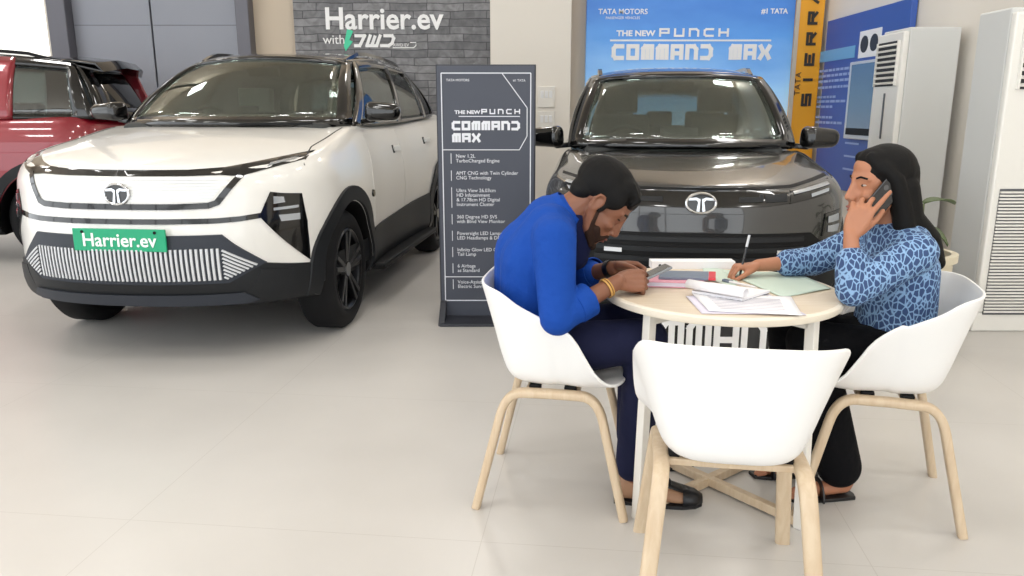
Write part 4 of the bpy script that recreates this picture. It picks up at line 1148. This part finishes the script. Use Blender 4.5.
# flat carton at the back
r = empty('carton', (.705, 2.965, TZ)); tag(r, 'flat white carton lying at the far edge of the table', 'box')
MB().box((0, 0, .015), (.325, .06, .03)).build('carton_body', M['paper'], r, False, bevel=.001)
b = MB(); b.cone((-.13, -.0302, .014), (-.13, -.0315, .014), .006, .006, 14); b.build('punched_hole', M['black_trim'], r, False)
# pink book with a slate tablet on it
r = empty('book', (.57, 2.67, TZ)); tag(r, 'pink covered book lying in front of the man', 'book')
q = [(.43 - .57, 2.62 - 2.67), (.655 - .57, 2.59 - 2.67), (.70 - .57, 2.70 - 2.67), (.475 - .57, 2.735 - 2.67)]
MB().prism(q, Matrix.Translation((0, 0, .002)), .003).build('cover', M['pink'], r, False)
MB().prism([(x * .96, y * .96) for x, y in q], Matrix.Translation((0, 0, .005)), .014).build('pages', M['paper_lilac'], r, False)
MB().prism(q, Matrix.Translation((0, 0, .019)), .003).build('cover', M['pink'], r, False)
r = empty('book', (.615, 2.70, TZ + .0225)); tag(r, 'thin slate blue booklet with a red end, on the pink book', 'book')
q = [(-.10, -.055), (.07, -.075), (.10, .04), (-.07, .06)]
MB().prism(q, Matrix(), .009).build('cover', M['slate_cover'], r, False, bevel=.001)
MB().prism([(.0705, -.075), (.095, -.078), (.125, .037), (.1005, .04)], Matrix(), .009).build('red_end', M['red_cover'], r, False, bevel=.001)
# loose ballpoint
r = empty('ballpoint_pen', (.80, 2.635, Z0 + .006), math.atan2(-.061, .045)); tag(r, 'white ballpoint pen lying on the narrow green sheet', 'pen')
b = MB(); b.cone((-.07, 0, 0), (.05, 0, 0), .0045, .0045, 12); b.cone((.05, 0, 0), (.07, 0, 0), .0045, .001, 12); b.build('barrel', M['paper'], r)
b = MB(); b.cone((-.075, 0, 0), (-.045, 0, 0), .0049, .0049, 12); b.box((-.05, 0, .006), (.04, .003, .002)); b.build('pen_cap', M['slate_cover'], r)
# ---------------------------------------------------------------- people
M['skin_m'] = mat('skin_brown', srgb(130, 84, 61), .5, bump=(180, .06, .0006)); M['skin_w'] = mat('skin_tan', srgb(172, 116, 86), .48, bump=(180, .05, .0006))
for k in ('skin_m', 'skin_w'):
    b_ = M[k].node_tree.nodes['Principled BSDF']; b_.inputs['Subsurface Weight'].default_value = .12; b_.inputs['Subsurface Radius'].default_value = (.012, .005, .003)
M['hair'] = mat('hair_black', srgb(12, 11, 11), .62, spec=.18, bump=(120, .5, .002)); M['beard'] = mat('beard_dark', srgb(48, 32, 25), .8, spec=.2, bump=(300, .5, .001))
N_, L_, B_ = nodes(M['hair'])
M['shirt'] = mat('blue_shirt', srgb(19, 67, 152), .8, spec=.2, bump=(16, .9, .012)); M['navy'] = mat('navy_trousers', srgb(26, 29, 56), .85, spec=.2, bump=(18, .7, .01)); M['black_cloth'] = mat('black_trousers', srgb(11, 11, 14), .9, spec=.15, bump=(16, .8, .012))
M['eye_white'] = mat('eye_white', srgb(176, 166, 158), .5, spec=.2); M['eye_dark'] = mat('eye_dark', srgb(24, 16, 12), .2); M['lip'] = mat('lip', srgb(150, 84, 72), .45); M['lip_m'] = mat('lip_brown', srgb(126, 74, 62), .5)
M['tan_leather'] = mat('tan_leather', srgb(158, 120, 92), .55); M['shoe_black'] = mat('shoe_black', srgb(22, 22, 25), .4); M['watch'] = mat('watch_black', srgb(22, 22, 24), .3); M['thread'] = mat('wrist_thread', srgb(196, 150, 80), .5)
bl = mat('patterned_blouse', srgb(130, 170, 215), .75); M['blouse'] = bl
N_, L_, B_ = nodes(bl)
tc = N_.new('ShaderNodeTexCoord'); mp = N_.new('ShaderNodeMapping'); mp.inputs['Rotation'].default_value = (R(8), R(38), R(12)); mp.inputs['Scale'].default_value = (88, 60, 54)
vo = N_.new('ShaderNodeTexVoronoi'); vo.feature = 'DISTANCE_TO_EDGE'; vo.inputs['Scale'].default_value = 1.0; vo.inputs['Randomness'].default_value = .9
nz = N_.new('ShaderNodeTexNoise'); nz.inputs['Scale'].default_value = 1.2; nz.inputs['Detail'].default_value = 2
mv = N_.new('ShaderNodeMixRGB'); mv.inputs[0].default_value = .25
rp = N_.new('ShaderNodeValToRGB'); e = rp.color_ramp.elements; e[0].position = .06; e[0].color = srgb(132, 166, 202); e[1].position = .12; e[1].color = srgb(46, 70, 112)
L_.new(tc.outputs['Object'], mp.inputs[0]); L_.new(mp.outputs[0], mv.inputs[1]); L_.new(mp.outputs[0], nz.inputs['Vector']); L_.new(nz.outputs['Color'], mv.inputs[2])
L_.new(mv.outputs[0], vo.inputs['Vector']); L_.new(vo.outputs['Distance'], rp.inputs[0]); L_.new(rp.outputs[0], B_.inputs['Base Color'])

V = Vector
def basis(F, U, loc, s=1.0):
    F = V(F).normalized(); X = F.cross(V(U)).normalized(); U = X.cross(F)
    return Matrix(((X.x * s, F.x * s, U.x * s, loc[0]), (X.y * s, F.y * s, U.y * s, loc[1]), (X.z * s, F.z * s, U.z * s, loc[2]), (0, 0, 0, 1)))

def merge(dst, src, mx):
    """src (local) into dst under mx"""
    bmesh.ops.transform(src.b, matrix=mx, verts=src.b.verts)
    me = bpy.data.meshes.new('t'); src.b.to_mesh(me); src.b.free(); dst.b.from_mesh(me); bpy.data.meshes.remove(me)

def head_shape(male=True):
    h = MB()
    h.ell((0, -.012, .045), (.074, .097, .088)); h.ell((0, .03, .03), (.066, .068, .075)); h.ell((0, .032, -.035), (.058, .062, .075))
    h.ell((0, .052, -.075), (.042, .046, .042)); h.ell((0, .078, -.098), (.022 if male else .019, .019, .018)); h.ell((0, .06, .066), (.05, .034, .036))
    for s in (1, -1):
        h.ell((s * .036, .066, -.022), (.024, .024, .02)); h.limb([(s * .012, .091, .036), (s * .048, .076, .032)], [.0095, .008], 10)
        h.limb([(s * .062, .0, -.03), (s * .05, .03, -.075), (s * .02, .068, -.1)], [.016, .017, .016], 10)
        h.ell((s * .075, -.008, -.005), (.008, .02, .031), Euler((R(-12), 0, R(-18) * s))); h.limb([(s * .079, .006, .012), (s * .084, -.004, .026), (s * .087, -.02, .022), (s * .086, -.026, .004), (s * .081, -.016, -.018), (s * .077, -.006, -.03)], [.005] * 6, 8)
        h.ell((s * .014, .104, -.034), (.009, .011, .008))
    h.limb([(0, .09, .036), (0, .0945, .014), (0, .101, -.007), (0, .113, -.027)], [.012, .0125, .0135, .0125], 10); h.ell((0, .088, -.02), (.022, .022, .024)); h.ell((0, .082, -.055), (.032, .022, .026))
    h.ell((0, .096, -.062), (.021, .012, .007)); h.ell((0, .093, -.074), (.018, .011, .007)); h.ell((0, .083, -.05), (.03, .018, .02))
    return h

def face_parts(mx, parent, off, lipm, male=True):
    out = []
    for s in ((1, -1) if not male else ()):
        b = MB(); b.ell((s * .031, .0785, .013), (.012, .009, .0042)); e_ = put(b, 'eye', M['eye_white'], parent, mx, off)
        b = MB(); b.ell((s * .030, .0845, .0125), (.006, .0042, .0052)); put(b, 'iris', M['eye_dark'], e_, mx, off, parent_off=True)
        b = MB(); b.sweep([(s * .013, .0965, .033), (s * .03, .0935, .039), (s * .05, .080, .034)], [(-.0028, -.003), (.0028, -.003), (.0028, .003), (-.0028, .003)]); put(b, 'eyebrow', M['hair'], parent, mx, off)
    for s in ((1, -1) if male else ()):
        b = MB(); b.ell((s * .031, .079, .011), (.0135, .0095, .0036)); put(b, 'eye', M['beard'], parent, mx, off)
        b = MB(); b.sweep([(s * .013, .0965, .033), (s * .03, .0935, .039), (s * .05, .080, .034)], [(-.0028, -.003), (.0028, -.003), (.0028, .003), (-.0028, .003)]); put(b, 'eyebrow', M['hair'], parent, mx, off)
    b = MB(); b.ell((0, .1035, -.061), (.021, .0075, .0055)); b.ell((0, .1005, -.0715), (.018, .0075, .006)); put(b, 'lips', lipm, parent, mx, off)

def put(b, name, m, parent, mx, off, smooth=True, parent_off=False, **k):
    bmesh.ops.transform(b.b, matrix=Matrix.Translation(-V(off)) @ mx, verts=b.b.verts)
    return b.build(name, m, parent, smooth, **k)

def hand(b, wrist, d, back, thumb_side, curl=(20, 35, 25), spread=5, scale=1.0, thumb=(50, 25), fingers=None, pts=None):
    """palm and five jointed fingers; back = direction the back of the hand faces; thumb_side = towards the thumb"""
    w = V(wrist); d = V(d).normalized(); n = (V(back) - d * V(back).dot(d)).normalized(); t = n.cross(d).normalized()
    if t.dot(V(thumb_side)) < 0: t = -t
    s = scale; kn = []
    for k, (o, l) in enumerate(((.030, .088), (.010, .092), (-.010, .088), (-.028, .078))):
        p = w + d * l * s + t * o * s + n * .004 * s; kn.append(p)
        b.limb([w + t * o * .55 * s + d * .012 * s, w + d * l * .6 * s + t * o * .95 * s, p], [.0145 * s, .0125 * s, .0105 * s], 10)
    tips = []
    L = ((.040, .025, .021), (.045, .029, .022), (.041, .027, .021), (.032, .020, .018))
    for k in range(4):
        c = (fingers[k] if fingers else curl); ang = 0; p = kn[k]; P = [p]
        sp = R(spread * (1.5 - k))
        for seg, a in zip(L[k], c):
            ang += R(a); dd = (d * math.cos(sp) + t * math.sin(sp)) * math.cos(ang) - n * math.sin(ang); p = p + dd * seg * s; P.append(p)
        b.limb(P, [.0098 * s, .0088 * s, .008 * s, .0068 * s], 10); tips.append(P)
    p = w + d * .022 * s + t * .022 * s - n * .006 * s; P = [p]; ang = R(thumb[0])
    for seg, a in ((.042, 0), (.032, thumb[1]), (.026, thumb[1])):
        ang -= R(a); dd = d * math.cos(ang) + t * math.sin(ang) - n * .35; p = p + dd.normalized() * seg * s; P.append(p)
    b.limb(P, [.0155 * s, .0115 * s, .010 * s, .008 * s], 10); tips.append(P)
    return kn, tips

def garment(mb, name, m, parent, off, voxel=.008, smooth=8):
    bmesh.ops.translate(mb.b, vec=-V(off), verts=mb.b.verts)
    return remesh_body(mb, name, m, parent, voxel, smooth)

# ---- the man
MO = V((.165, 2.625, 0))
man = empty('person', MO); tag(man, 'man in a bright blue shirt seated at the table, bent over his phone', 'person')
HM = basis((math.cos(R(47)), -.06, -math.sin(R(47))), (math.sin(R(47)), 0, math.cos(R(47))), (.292, 2.615, 1.045), 1.06)
mj = dict(pel=V((.115, 2.63, .565)), wa=V((.06, 2.63, .69)), ch=V((.075, 2.63, .86)), uc=V((.135, 2.63, .965)), nk=V((.195, 2.625, 1.005)),
          sr=V((.135, 2.445, .945)), er=V((.145, 2.375, .705)), wr=V((.348, 2.475, .80)), sl=V((.15, 2.80, .945)), el=V((.24, 2.86, .73)), wl=V((.365, 2.69, .803)),
          hr=V((.12, 2.535, .54)), kr=V((.455, 2.49, .60)), ar=V((.42, 2.50, .10)), hl=V((.12, 2.725, .54)), kl=V((.465, 2.73, .60)), al=V((.46, 2.76, .10)))
J = mj
b = MB(); merge(b, head_shape(True), HM)
b.limb([J['nk'] - V((.03, 0, .02)), HM @ V((0, -.035, -.03))], [.062, .056]); b.limb([J['pel'], J['wa'], J['ch'], J['uc']], [.095, .10, .11, .09])
b.limb([J['uc'], J['nk']], [.09, .06])
for s in 'rl':
    b.limb([J['uc'], J['s' + s], J['e' + s], J['w' + s]], [.07, .048, .038, .0255]); b.limb([J['h' + s], J['k' + s], J['a' + s]], [.075, .05, .033])
    b.limb([J['a' + s], J['a' + s] + V((.02, 0, -.05)), J['a' + s] + V((.18, -.02 if s == 'r' else 0, -.075))], [.033, .034, .02])
    er, wr = J['e' + s], J['w' + s]; b.ell(er.lerp(wr, .3), .041)
hand(b, J['wr'], (.92, .36, -.06), (.3, -.75, .6), (.1, .5, .8), fingers=((38, 55, 30), (44, 60, 32), (50, 60, 32), (55, 60, 35)), thumb=(28, 12), scale=1.05)
hand(b, J['wl'], (.86, -.52, -.04), (.25, .8, .55), (.2, -.4, .85), fingers=((30, 50, 30), (36, 55, 30), (42, 60, 30), (50, 60, 30)), thumb=(25, 12), scale=1.03)
bmesh.ops.translate(b.b, vec=-MO, verts=b.b.verts)
mbody = remesh_body(b, 'body', M['skin_m'], man, .0045, 3, .5)
face_parts(HM, man, MO, M['lip_m'])
g = MB(); g.limb([J['pel'] + V((-.015, 0, .03)), J['wa'], J['ch'], J['uc']], [.115, .125, .138, .105])
for y in (-.075, .075): g.limb([J['pel'] + V((-.015, y, .03)), J['wa'] + V((0, y * .9, 0)), J['ch'] + V((-.01, y * 1.15, 0)), J['uc'] + V((-.01, y * 1.15, 0))], [.105, .105, .105, .085])
g.limb([J['uc'] + V((.0, 0, .0)), J['nk'] - V((.02, 0, .01))], [.10, .076])
for s in 'rl':
    g.limb([J['uc'], J['s' + s], J['s' + s].lerp(J['e' + s], .5), J['e' + s]], [.088, .074, .066, .060]); g.limb([J['e' + s], J['e' + s].lerp(J['w' + s], .42)], [.058, .050])
    c = J['e' + s].lerp(J['w' + s], .46); dd = (J['w' + s] - J['e' + s]).normalized(); g.cone(c - dd * .05, c, .056, .053)
shirt = garment(g, 'shirt', M['shirt'], man, MO, .007, 7)
for s in 'rl':
    c = MB(); dd = (J['w' + s] - J['e' + s]).normalized(); p0 = J['e' + s].lerp(J['w' + s], .40); rows = []
    a1, a2 = frame_of(dd)
    for t in [2 * math.pi * k / 28 for k in range(28)]:
        rows.append([p0 + (a1 * math.cos(t) + a2 * math.sin(t)) * r_ + dd * h_ for r_, h_ in ((.052, -.028), (.058, -.026), (.0585, .026), (.056, .03), (.052, .028))])
    c.grid(rows, cu=True); put(c, 'cuff', M['shirt'], shirt, Matrix(), MO)
u = MB(); u.limb([V((.205, 2.622, .995)), V((.225, 2.615, .93)), V((.215, 2.61, .86))], [.062, .058, .05]); bmesh.ops.translate(u.b, vec=-MO, verts=u.b.verts)
remesh_body(u, 'undershirt', mat('navy_undershirt', srgb(16, 22, 56), .85, spec=.2), man, .006, 3)
c = MB()
ct = J['nk'] + V((.0, 0, .012)); ax = (HM @ V((0, -.035, -.03)) - J['nk']).normalized(); a1, a2 = frame_of(ax)
c.grid([[ct + (a1 * math.cos(t) + a2 * math.sin(t)) * r_ + ax * h_ for r_, h_ in ((.074, -.03), (.071, .012), (.076, -.002), (.085, -.028))] for t in [2 * math.pi * k / 30 for k in range(30)]], cu=True)
put(c, 'collar', M['shirt'], shirt, Matrix(), MO, solid=.003)
def trousers(J, name, m, parent, off, flare=None):
    g = MB(); g.limb([J['hr'] + V((-.03, .03, .01)), J['hl'] + V((-.03, -.03, .01))], [.098, .098]); g.ell(J['pel'] + V((0, 0, .015)), (.11, .165, .10))
    for s in 'rl':
        g.limb([J['h' + s], J['h' + s].lerp(J['k' + s], .5), J['k' + s]], [.092, .086, .072])
        f = flare or (.072, .066, .06)
        g.limb([J['k' + s], J['k' + s].lerp(J['a' + s], .45), J['k' + s].lerp(J['a' + s], .97 if flare else .93)], f)
    return garment(g, name, m, parent, off, .008, 8)
trousers(J, 'trousers', M['navy'], man, MO)
h = MB(); h.ell((0, -.02, .056), (.083, .108, .086)); h.ell((0, .02, .09), (.074, .07, .044)); h.ell((0, .062, .082), (.060, .036, .030), Euler((R(-30), 0, 0))); h.ell((0, -.062, .0), (.062, .045, .054))
for s in (1, -1): h.ell((s * .065, .008, .05), (.017, .052, .046)); h.ell((s * .071, .014, .004), (.006, .012, .03))
rn = random.Random(3)
for k in range(26):
    x = -.06 + .12 * k / 25; z = .105 - .35 * abs(x) ** 1.3; h.limb([(x * .9, .03, z + .016), (x, .076, z - .002), (x * 1.02 + rn.uniform(-.004, .004), .094 - abs(x) * .35, z - .036 + rn.uniform(-.008, .006))], [.011, .010, .005], 8)
bmesh.ops.transform(h.b, matrix=Matrix.Translation(-MO) @ HM, verts=h.b.verts); remesh_body(h, 'hair', M['hair'], man, .005, 2)
h = MB()
for s in (1, -1):
    h.limb([(s * .068, .014, -.02), (s * .06, .028, -.055), (s * .05, .045, -.085), (s * .026, .078, -.104), (0, .09, -.108)], [.007, .011, .014, .015, .016], 10)
    h.limb([(s * .05, .055, -.06), (s * .034, .08, -.08)], [.013, .012], 10); h.limb([(0, .104, -.05), (s * .022, .098, -.053), (s * .032, .088, -.072)], [.006, .006, .008], 8)
bmesh.ops.transform(h.b, matrix=Matrix.Translation(-MO) @ HM, verts=h.b.verts); remesh_body(h, 'beard', M['beard'], man, .0045, 2)
def ring_at(b, p, d, r, w, n=24, flat=1.0):
    d = V(d).normalized(); a, c = frame_of(d)
    b.grid([[p + (a * math.cos(t) * flat + c * math.sin(t)) * (r + dr) + d * h for dr, h in ((-.001, -w / 2), (.003, -w / 2), (.003, w / 2), (-.001, w / 2))] for t in [2 * math.pi * k / n for k in range(n)]], cu=True, cv=True)
b = MB(); dd = J['wl'] - J['el']; ring_at(b, J['el'].lerp(J['wl'], .90), dd, .029, .022); put(b, 'watch_strap', M['watch'], man, Matrix(), MO)
b = MB(); dd = J['wr'] - J['er']; ring_at(b, J['er'].lerp(J['wr'], .80), dd, .031, .006); ring_at(b, J['er'].lerp(J['wr'], .84), dd, .030, .004); put(b, 'bracelet', M['thread'], man, Matrix(), MO)
def shoe(ank, toe, parent, off, upper, sole, cap=None):
    a = V(ank); t = V(toe); d = (t - a); d.z = 0; d.normalize(); n = V((-d.y, d.x, 0)); L = .285; heel = V((a.x, a.y, 0)) - d * .055
    prof = [(0, .030, .10), (.03, .038, .112), (.08, .040, .112), (.13, .042, .092), (.18, .05, .075), (.23, .05, .058), (.275, .038, .046), (.30, .014, .032)]
    rows = []
    for x, w, h in prof:
        rows.append([heel + d * x + n * w * math.cos(q) + V((0, 0, max(.012, .012 + (h - .012) * max(0, math.sin(q)) ** .7))) for q in [math.pi * k / 14 for k in range(15)]])
    b = MB(); g_ = b.grid(rows); b.b.faces.new(list(reversed(g_[0]))); b.b.faces.new(g_[-1])
    for i in range(len(rows) - 1): b.b.faces.new([g_[i][0], g_[i][-1], g_[i + 1][-1], g_[i + 1][0]])
    o = put(b, 'shoe', upper, parent, Matrix(), off, sub=1)
    b = MB(); P = []
    for x, w, h in prof: P.append(heel + d * (x * 1.02 - .003) + n * (w + .004))
    Q = [heel + d * (x * 1.02 - .003) - n * (w + .004) for x, w, h in prof]
    b.prism([(q.x, q.y) for q in P + list(reversed(Q))], Matrix(), .014); put(b, 'sole', sole, o, Matrix(), off, False)
    if cap:
        b = MB(); rows = []
        for x, w, h in prof[3:]:
            rows.append([heel + d * (x + .004) + n * (w + .004) * math.cos(q) + V((0, 0, .013 + (h - .008) * max(0, math.sin(q)) ** .7)) for q in [math.pi * k / 14 for k in range(15)]])
        b.grid(rows[2:]); b.grid([[r_[k] for k in range(4, 11)] for r_ in rows[:3]]); put(b, 'toe_cap', cap, o, Matrix(), off, solid=.002)
        b = MB()
        for k in range(4):
            c0 = heel + d * (.125 + .022 * k) + V((0, 0, .108 - .010 * k)); b.limb([c0 - n * .02, c0 + V((0, 0, .006)), c0 + n * .02], [.0035, .0035, .0035], 8)
        b.limb([heel + d * .13 + V((0, 0, .11)), heel + d * .11 + n * .03 + V((0, 0, .13)), heel + d * .14 + n * .05 + V((0, 0, .10))], [.003, .003, .003], 8); put(b, 'laces', cap, o, Matrix(), off)
    return o
shoe(J['ar'], J['ar'] + V((.25, -.03, 0)), man, MO, M['tan_leather'], M['shoe_black'], M['shoe_black'])
shoe(J['al'], J['al'] + V((.25, .02, 0)), man, MO, M['tan_leather'], M['shoe_black'], M['shoe_black'])
# phone in his hands
pm = basis((.8, .1, .35), (-.35, 0, .8), (.468, 2.565, .803))
r = empty('phone', (.468, 2.565, .803)); tag(r, 'dark phone held in both hands of the man', 'phone')
b = MB(); b.box((0, 0, 0), (.072, .15, .009)); bmesh.ops.transform(b.b, matrix=Matrix.Translation(-V(r.location)) @ pm, verts=b.b.verts); b.build('phone_body', M['phone_grey'], r, False, bevel=.003)
b = MB(); b.box((0, 0, .0052), (.066, .142, .001)); bmesh.ops.transform(b.b, matrix=Matrix.Translation(-V(r.location)) @ pm, verts=b.b.verts); b.build('screen', M['phone_black'], r, False)

# ---- the woman
WO = V((1.285, 2.545, 0))
wom = empty('person', WO); tag(wom, 'woman in a blue patterned blouse on the phone, writing on papers', 'person')
HW = basis((-.985, -.12, .0), (.0, 0, 1), (1.218, 2.55, 1.100), 1.0)
J = wj = dict(pel=V((1.315, 2.57, .565)), wa=V((1.325, 2.57, .69)), ch=V((1.30, 2.565, .83)), uc=V((1.285, 2.56, .93)), nk=V((1.275, 2.555, .975)),
    sl=V((1.282, 2.40, .91)), el=V((1.085, 2.385, .795)), wl=V((1.078, 2.425, .962)), sr=V((1.30, 2.725, .915)), er=V((1.12, 2.815, .803)), wr=V((.905, 2.785, .793)),
    hl=V((1.28, 2.50, .535)), kl=V((1.015, 2.525, .58)), al=V((1.165, 2.525, .105)), hr=V((1.28, 2.65, .535)), kr=V((1.0, 2.67, .58)), ar=V((1.10, 2.70, .105)))
b = MB(); merge(b, head_shape(False), HW)
b.limb([J['nk'] - V((0, 0, .03)), HW @ V((0, -.03, -.04))], [.052, .046]); b.limb([J['pel'], J['wa'], J['ch'], J['uc']], [.10, .09, .10, .08]); b.limb([J['uc'], J['nk']], [.068, .052])
for s in 'lr':
    b.limb([J['uc'], J['s' + s], J['e' + s], J['w' + s]], [.065, .042, .034, .0225]); b.ell(J['e' + s].lerp(J['w' + s], .3), .036); b.limb([J['h' + s], J['k' + s], J['a' + s]], [.075, .048, .03])
    b.limb([J['a' + s] + V((.025, 0, -.045)), J['a' + s] + V((0, 0, -.02))], [.03, .032]); b.limb([J['a' + s] + V((.02, 0, -.06)), J['a' + s] + V((-.10, -.015, -.072)), J['a' + s] + V((-.155, -.02, -.078))], [.028, .026, .02])
    for k in range(5): b.limb([J['a' + s] + V((-.15, -.045 + .013 * k, -.08)), J['a' + s] + V((-.185 + .007 * abs(k - 1), -.047 + .013 * k, -.086))], [.009, .007], 8)
hand(b, J['wl'], (.34, .04, .93), (-.45, -.86, .12), (.5, .35, .2), fingers=((4, 6, 4), (30, 48, 25), (38, 52, 25), (44, 52, 25)), spread=11, thumb=(30, 10), scale=.98)
hand(b, J['wr'], (-.95, -.12, -.08), (.05, .1, .95), (-.1, -.95, .1), fingers=((46, 38, 22), (52, 48, 28), (58, 52, 30), (62, 55, 30)), spread=3, thumb=(26, 8), scale=.95)
bmesh.ops.translate(b.b, vec=-WO, verts=b.b.verts)
wbody = remesh_body(b, 'body', M['skin_w'], wom, .0045, 3, .5)
face_parts(HW, wom, WO, M['lip'], False)
g = MB(); g.limb([J['pel'] + V((.0, 0, -.0)), J['wa'], J['ch'], J['uc']], [.115, .115, .118, .085])
for y in (-.07, .07): g.limb([J['pel'] + V((.0, y, -.0)), J['wa'] + V((0, y * .8, 0)), J['ch'] + V((.01, y * .95, 0)), J['uc'] + V((.01, y * 1.1, -.01))], [.108, .10, .10, .075]); g.ell(J['ch'] + V((-.085, y, .0)), (.062, .062, .065))
g.limb([J['uc'], J['nk'] - V((0, 0, .025))], [.085, .068])
for s, k in (('l', .52), ('r', .45)):
    g.limb([J['uc'], J['s' + s], J['s' + s].lerp(J['e' + s], .5), J['e' + s]], [.076, .066, .060, .056]); g.limb([J['e' + s], J['e' + s].lerp(J['w' + s], k)], [.056, .050])
    c = J['e' + s].lerp(J['w' + s], k); dd = (J['w' + s] - J['e' + s]).normalized(); g.cone(c - dd * .04, c + dd * .02, .053, .050)
garment(g, 'blouse', M['blouse'], wom, WO, .007, 6)
trousers(J, 'trousers', M['black_cloth'], wom, WO, (.078, .082, .078))
h = MB(); h.ell((0, -.012, .056), (.084, .102, .09)); h.ell((0, .02, .09), (.066, .066, .046))
for s in (1, -1):
    h.limb([(s * .062, .035, .072), (s * .078, .0, .03), (s * .078, -.025, -.04), (s * .082, -.05, -.14), (s * .075, -.075, -.235)], [.022, .026, .032, .036, .026], 14)
    h.limb([(s * .03, .06, .098), (s * .066, .04, .062)], [.022, .016], 12)
h.limb([(0, -.05, .05), (0, -.062, -.05), (.0, -.085, -.12), (0, -.15, -.18), (0, -.20, -.25)], [.07, .066, .060, .048, .024])
for s in (1, -1): h.limb([(s * .045, -.05, .0), (s * .055, -.07, -.1), (s * .055, -.145, -.17), (s * .05, -.195, -.245)], [.05, .05, .046, .028])
bmesh.ops.transform(h.b, matrix=Matrix.Translation(-WO) @ HW, verts=h.b.verts); remesh_body(h, 'hair', M['hair'], wom, .005, 5)
def sandal(a, parent, off):
    a = V(a); b = MB(); o = V((a.x, a.y, 0))
    pl = [(.055, -.03), (.06, .0), (.05, .03), (-.06, .034), (-.15, .03), (-.20, .0), (-.19, -.045), (-.13, -.058), (-.03, -.045)]
    pl = [(o.x + x, o.y + y) for x, y in pl]; pl.reverse() if sum((pl[i - 1][0] * pl[i][1] - pl[i][0] * pl[i - 1][1]) for i in range(len(pl))) < 0 else None
    b.prism(pl, Matrix(), .014); s_ = put(b, 'sandal', M['shoe_black'], parent, Matrix(), off, False, bevel=.003)
    b = MB()
    for x in (-.075, -.125):
        P = [V((o.x + x, o.y - .012 + .046 * math.cos(t), .008 + .052 * math.sin(t))) for t in [math.pi * k / 14 for k in range(15)]]
        b.sweep(P, [(-.017, -.003), (.017, -.003), (.017, .003), (-.017, .003)], up=(1, 0, 0))
    put(b, 'strap', M['shoe_black'], s_, Matrix(), off)
for s in 'lr': sandal(J['a' + s], wom, WO)
b = MB(); b.ell(HW @ V((-.083, -.005, -.045)), .005); put(b, 'earring', M['chrome'], wom, Matrix(), WO)
# phone at her ear, pen in her hand
pc = HW @ V((-.080, .056, -.042)); pmx = basis((HW.to_3x3() @ V((0, .62, -.78))), (HW.to_3x3() @ V((-1, 0, 0))), pc)
r = empty('phone', pc); tag(r, 'black phone held to the ear of the woman', 'phone')
b = MB(); b.box((0, 0, 0), (.072, .148, .009)); bmesh.ops.transform(b.b, matrix=Matrix.Translation(-pc) @ pmx, verts=b.b.verts); b.build('phone_body', M['phone_black'], r, False, bevel=.003)
b = MB(); b.cone((.018, -.052, .0045), (.018, -.052, .006), .009, .009, 16); b.cone((-.006, -.052, .0045), (-.006, -.052, .006), .009, .009, 16); bmesh.ops.transform(b.b, matrix=Matrix.Translation(-pc) @ pmx, verts=b.b.verts); b.build('camera_lens', M['dark_chrome'], r, False)
pt, pe = V((.832, 2.755, .753)), V((.872, 2.80, .903))
r = empty('ballpoint_pen', pt); tag(r, 'black and clear pen held upright in the writing hand of the woman', 'pen')
d = pe - pt
b = MB(); b.cone(V((0, 0, 0)), d * .10, .001, .0045, 12); b.cone(d * .10, d * .72, .0045, .0045, 12); b.build('barrel', M['phone_black'], r)
b = MB(); b.cone(d * .72, d, .0047, .0047, 12); b.build('pen_cap', M['silver'], r)
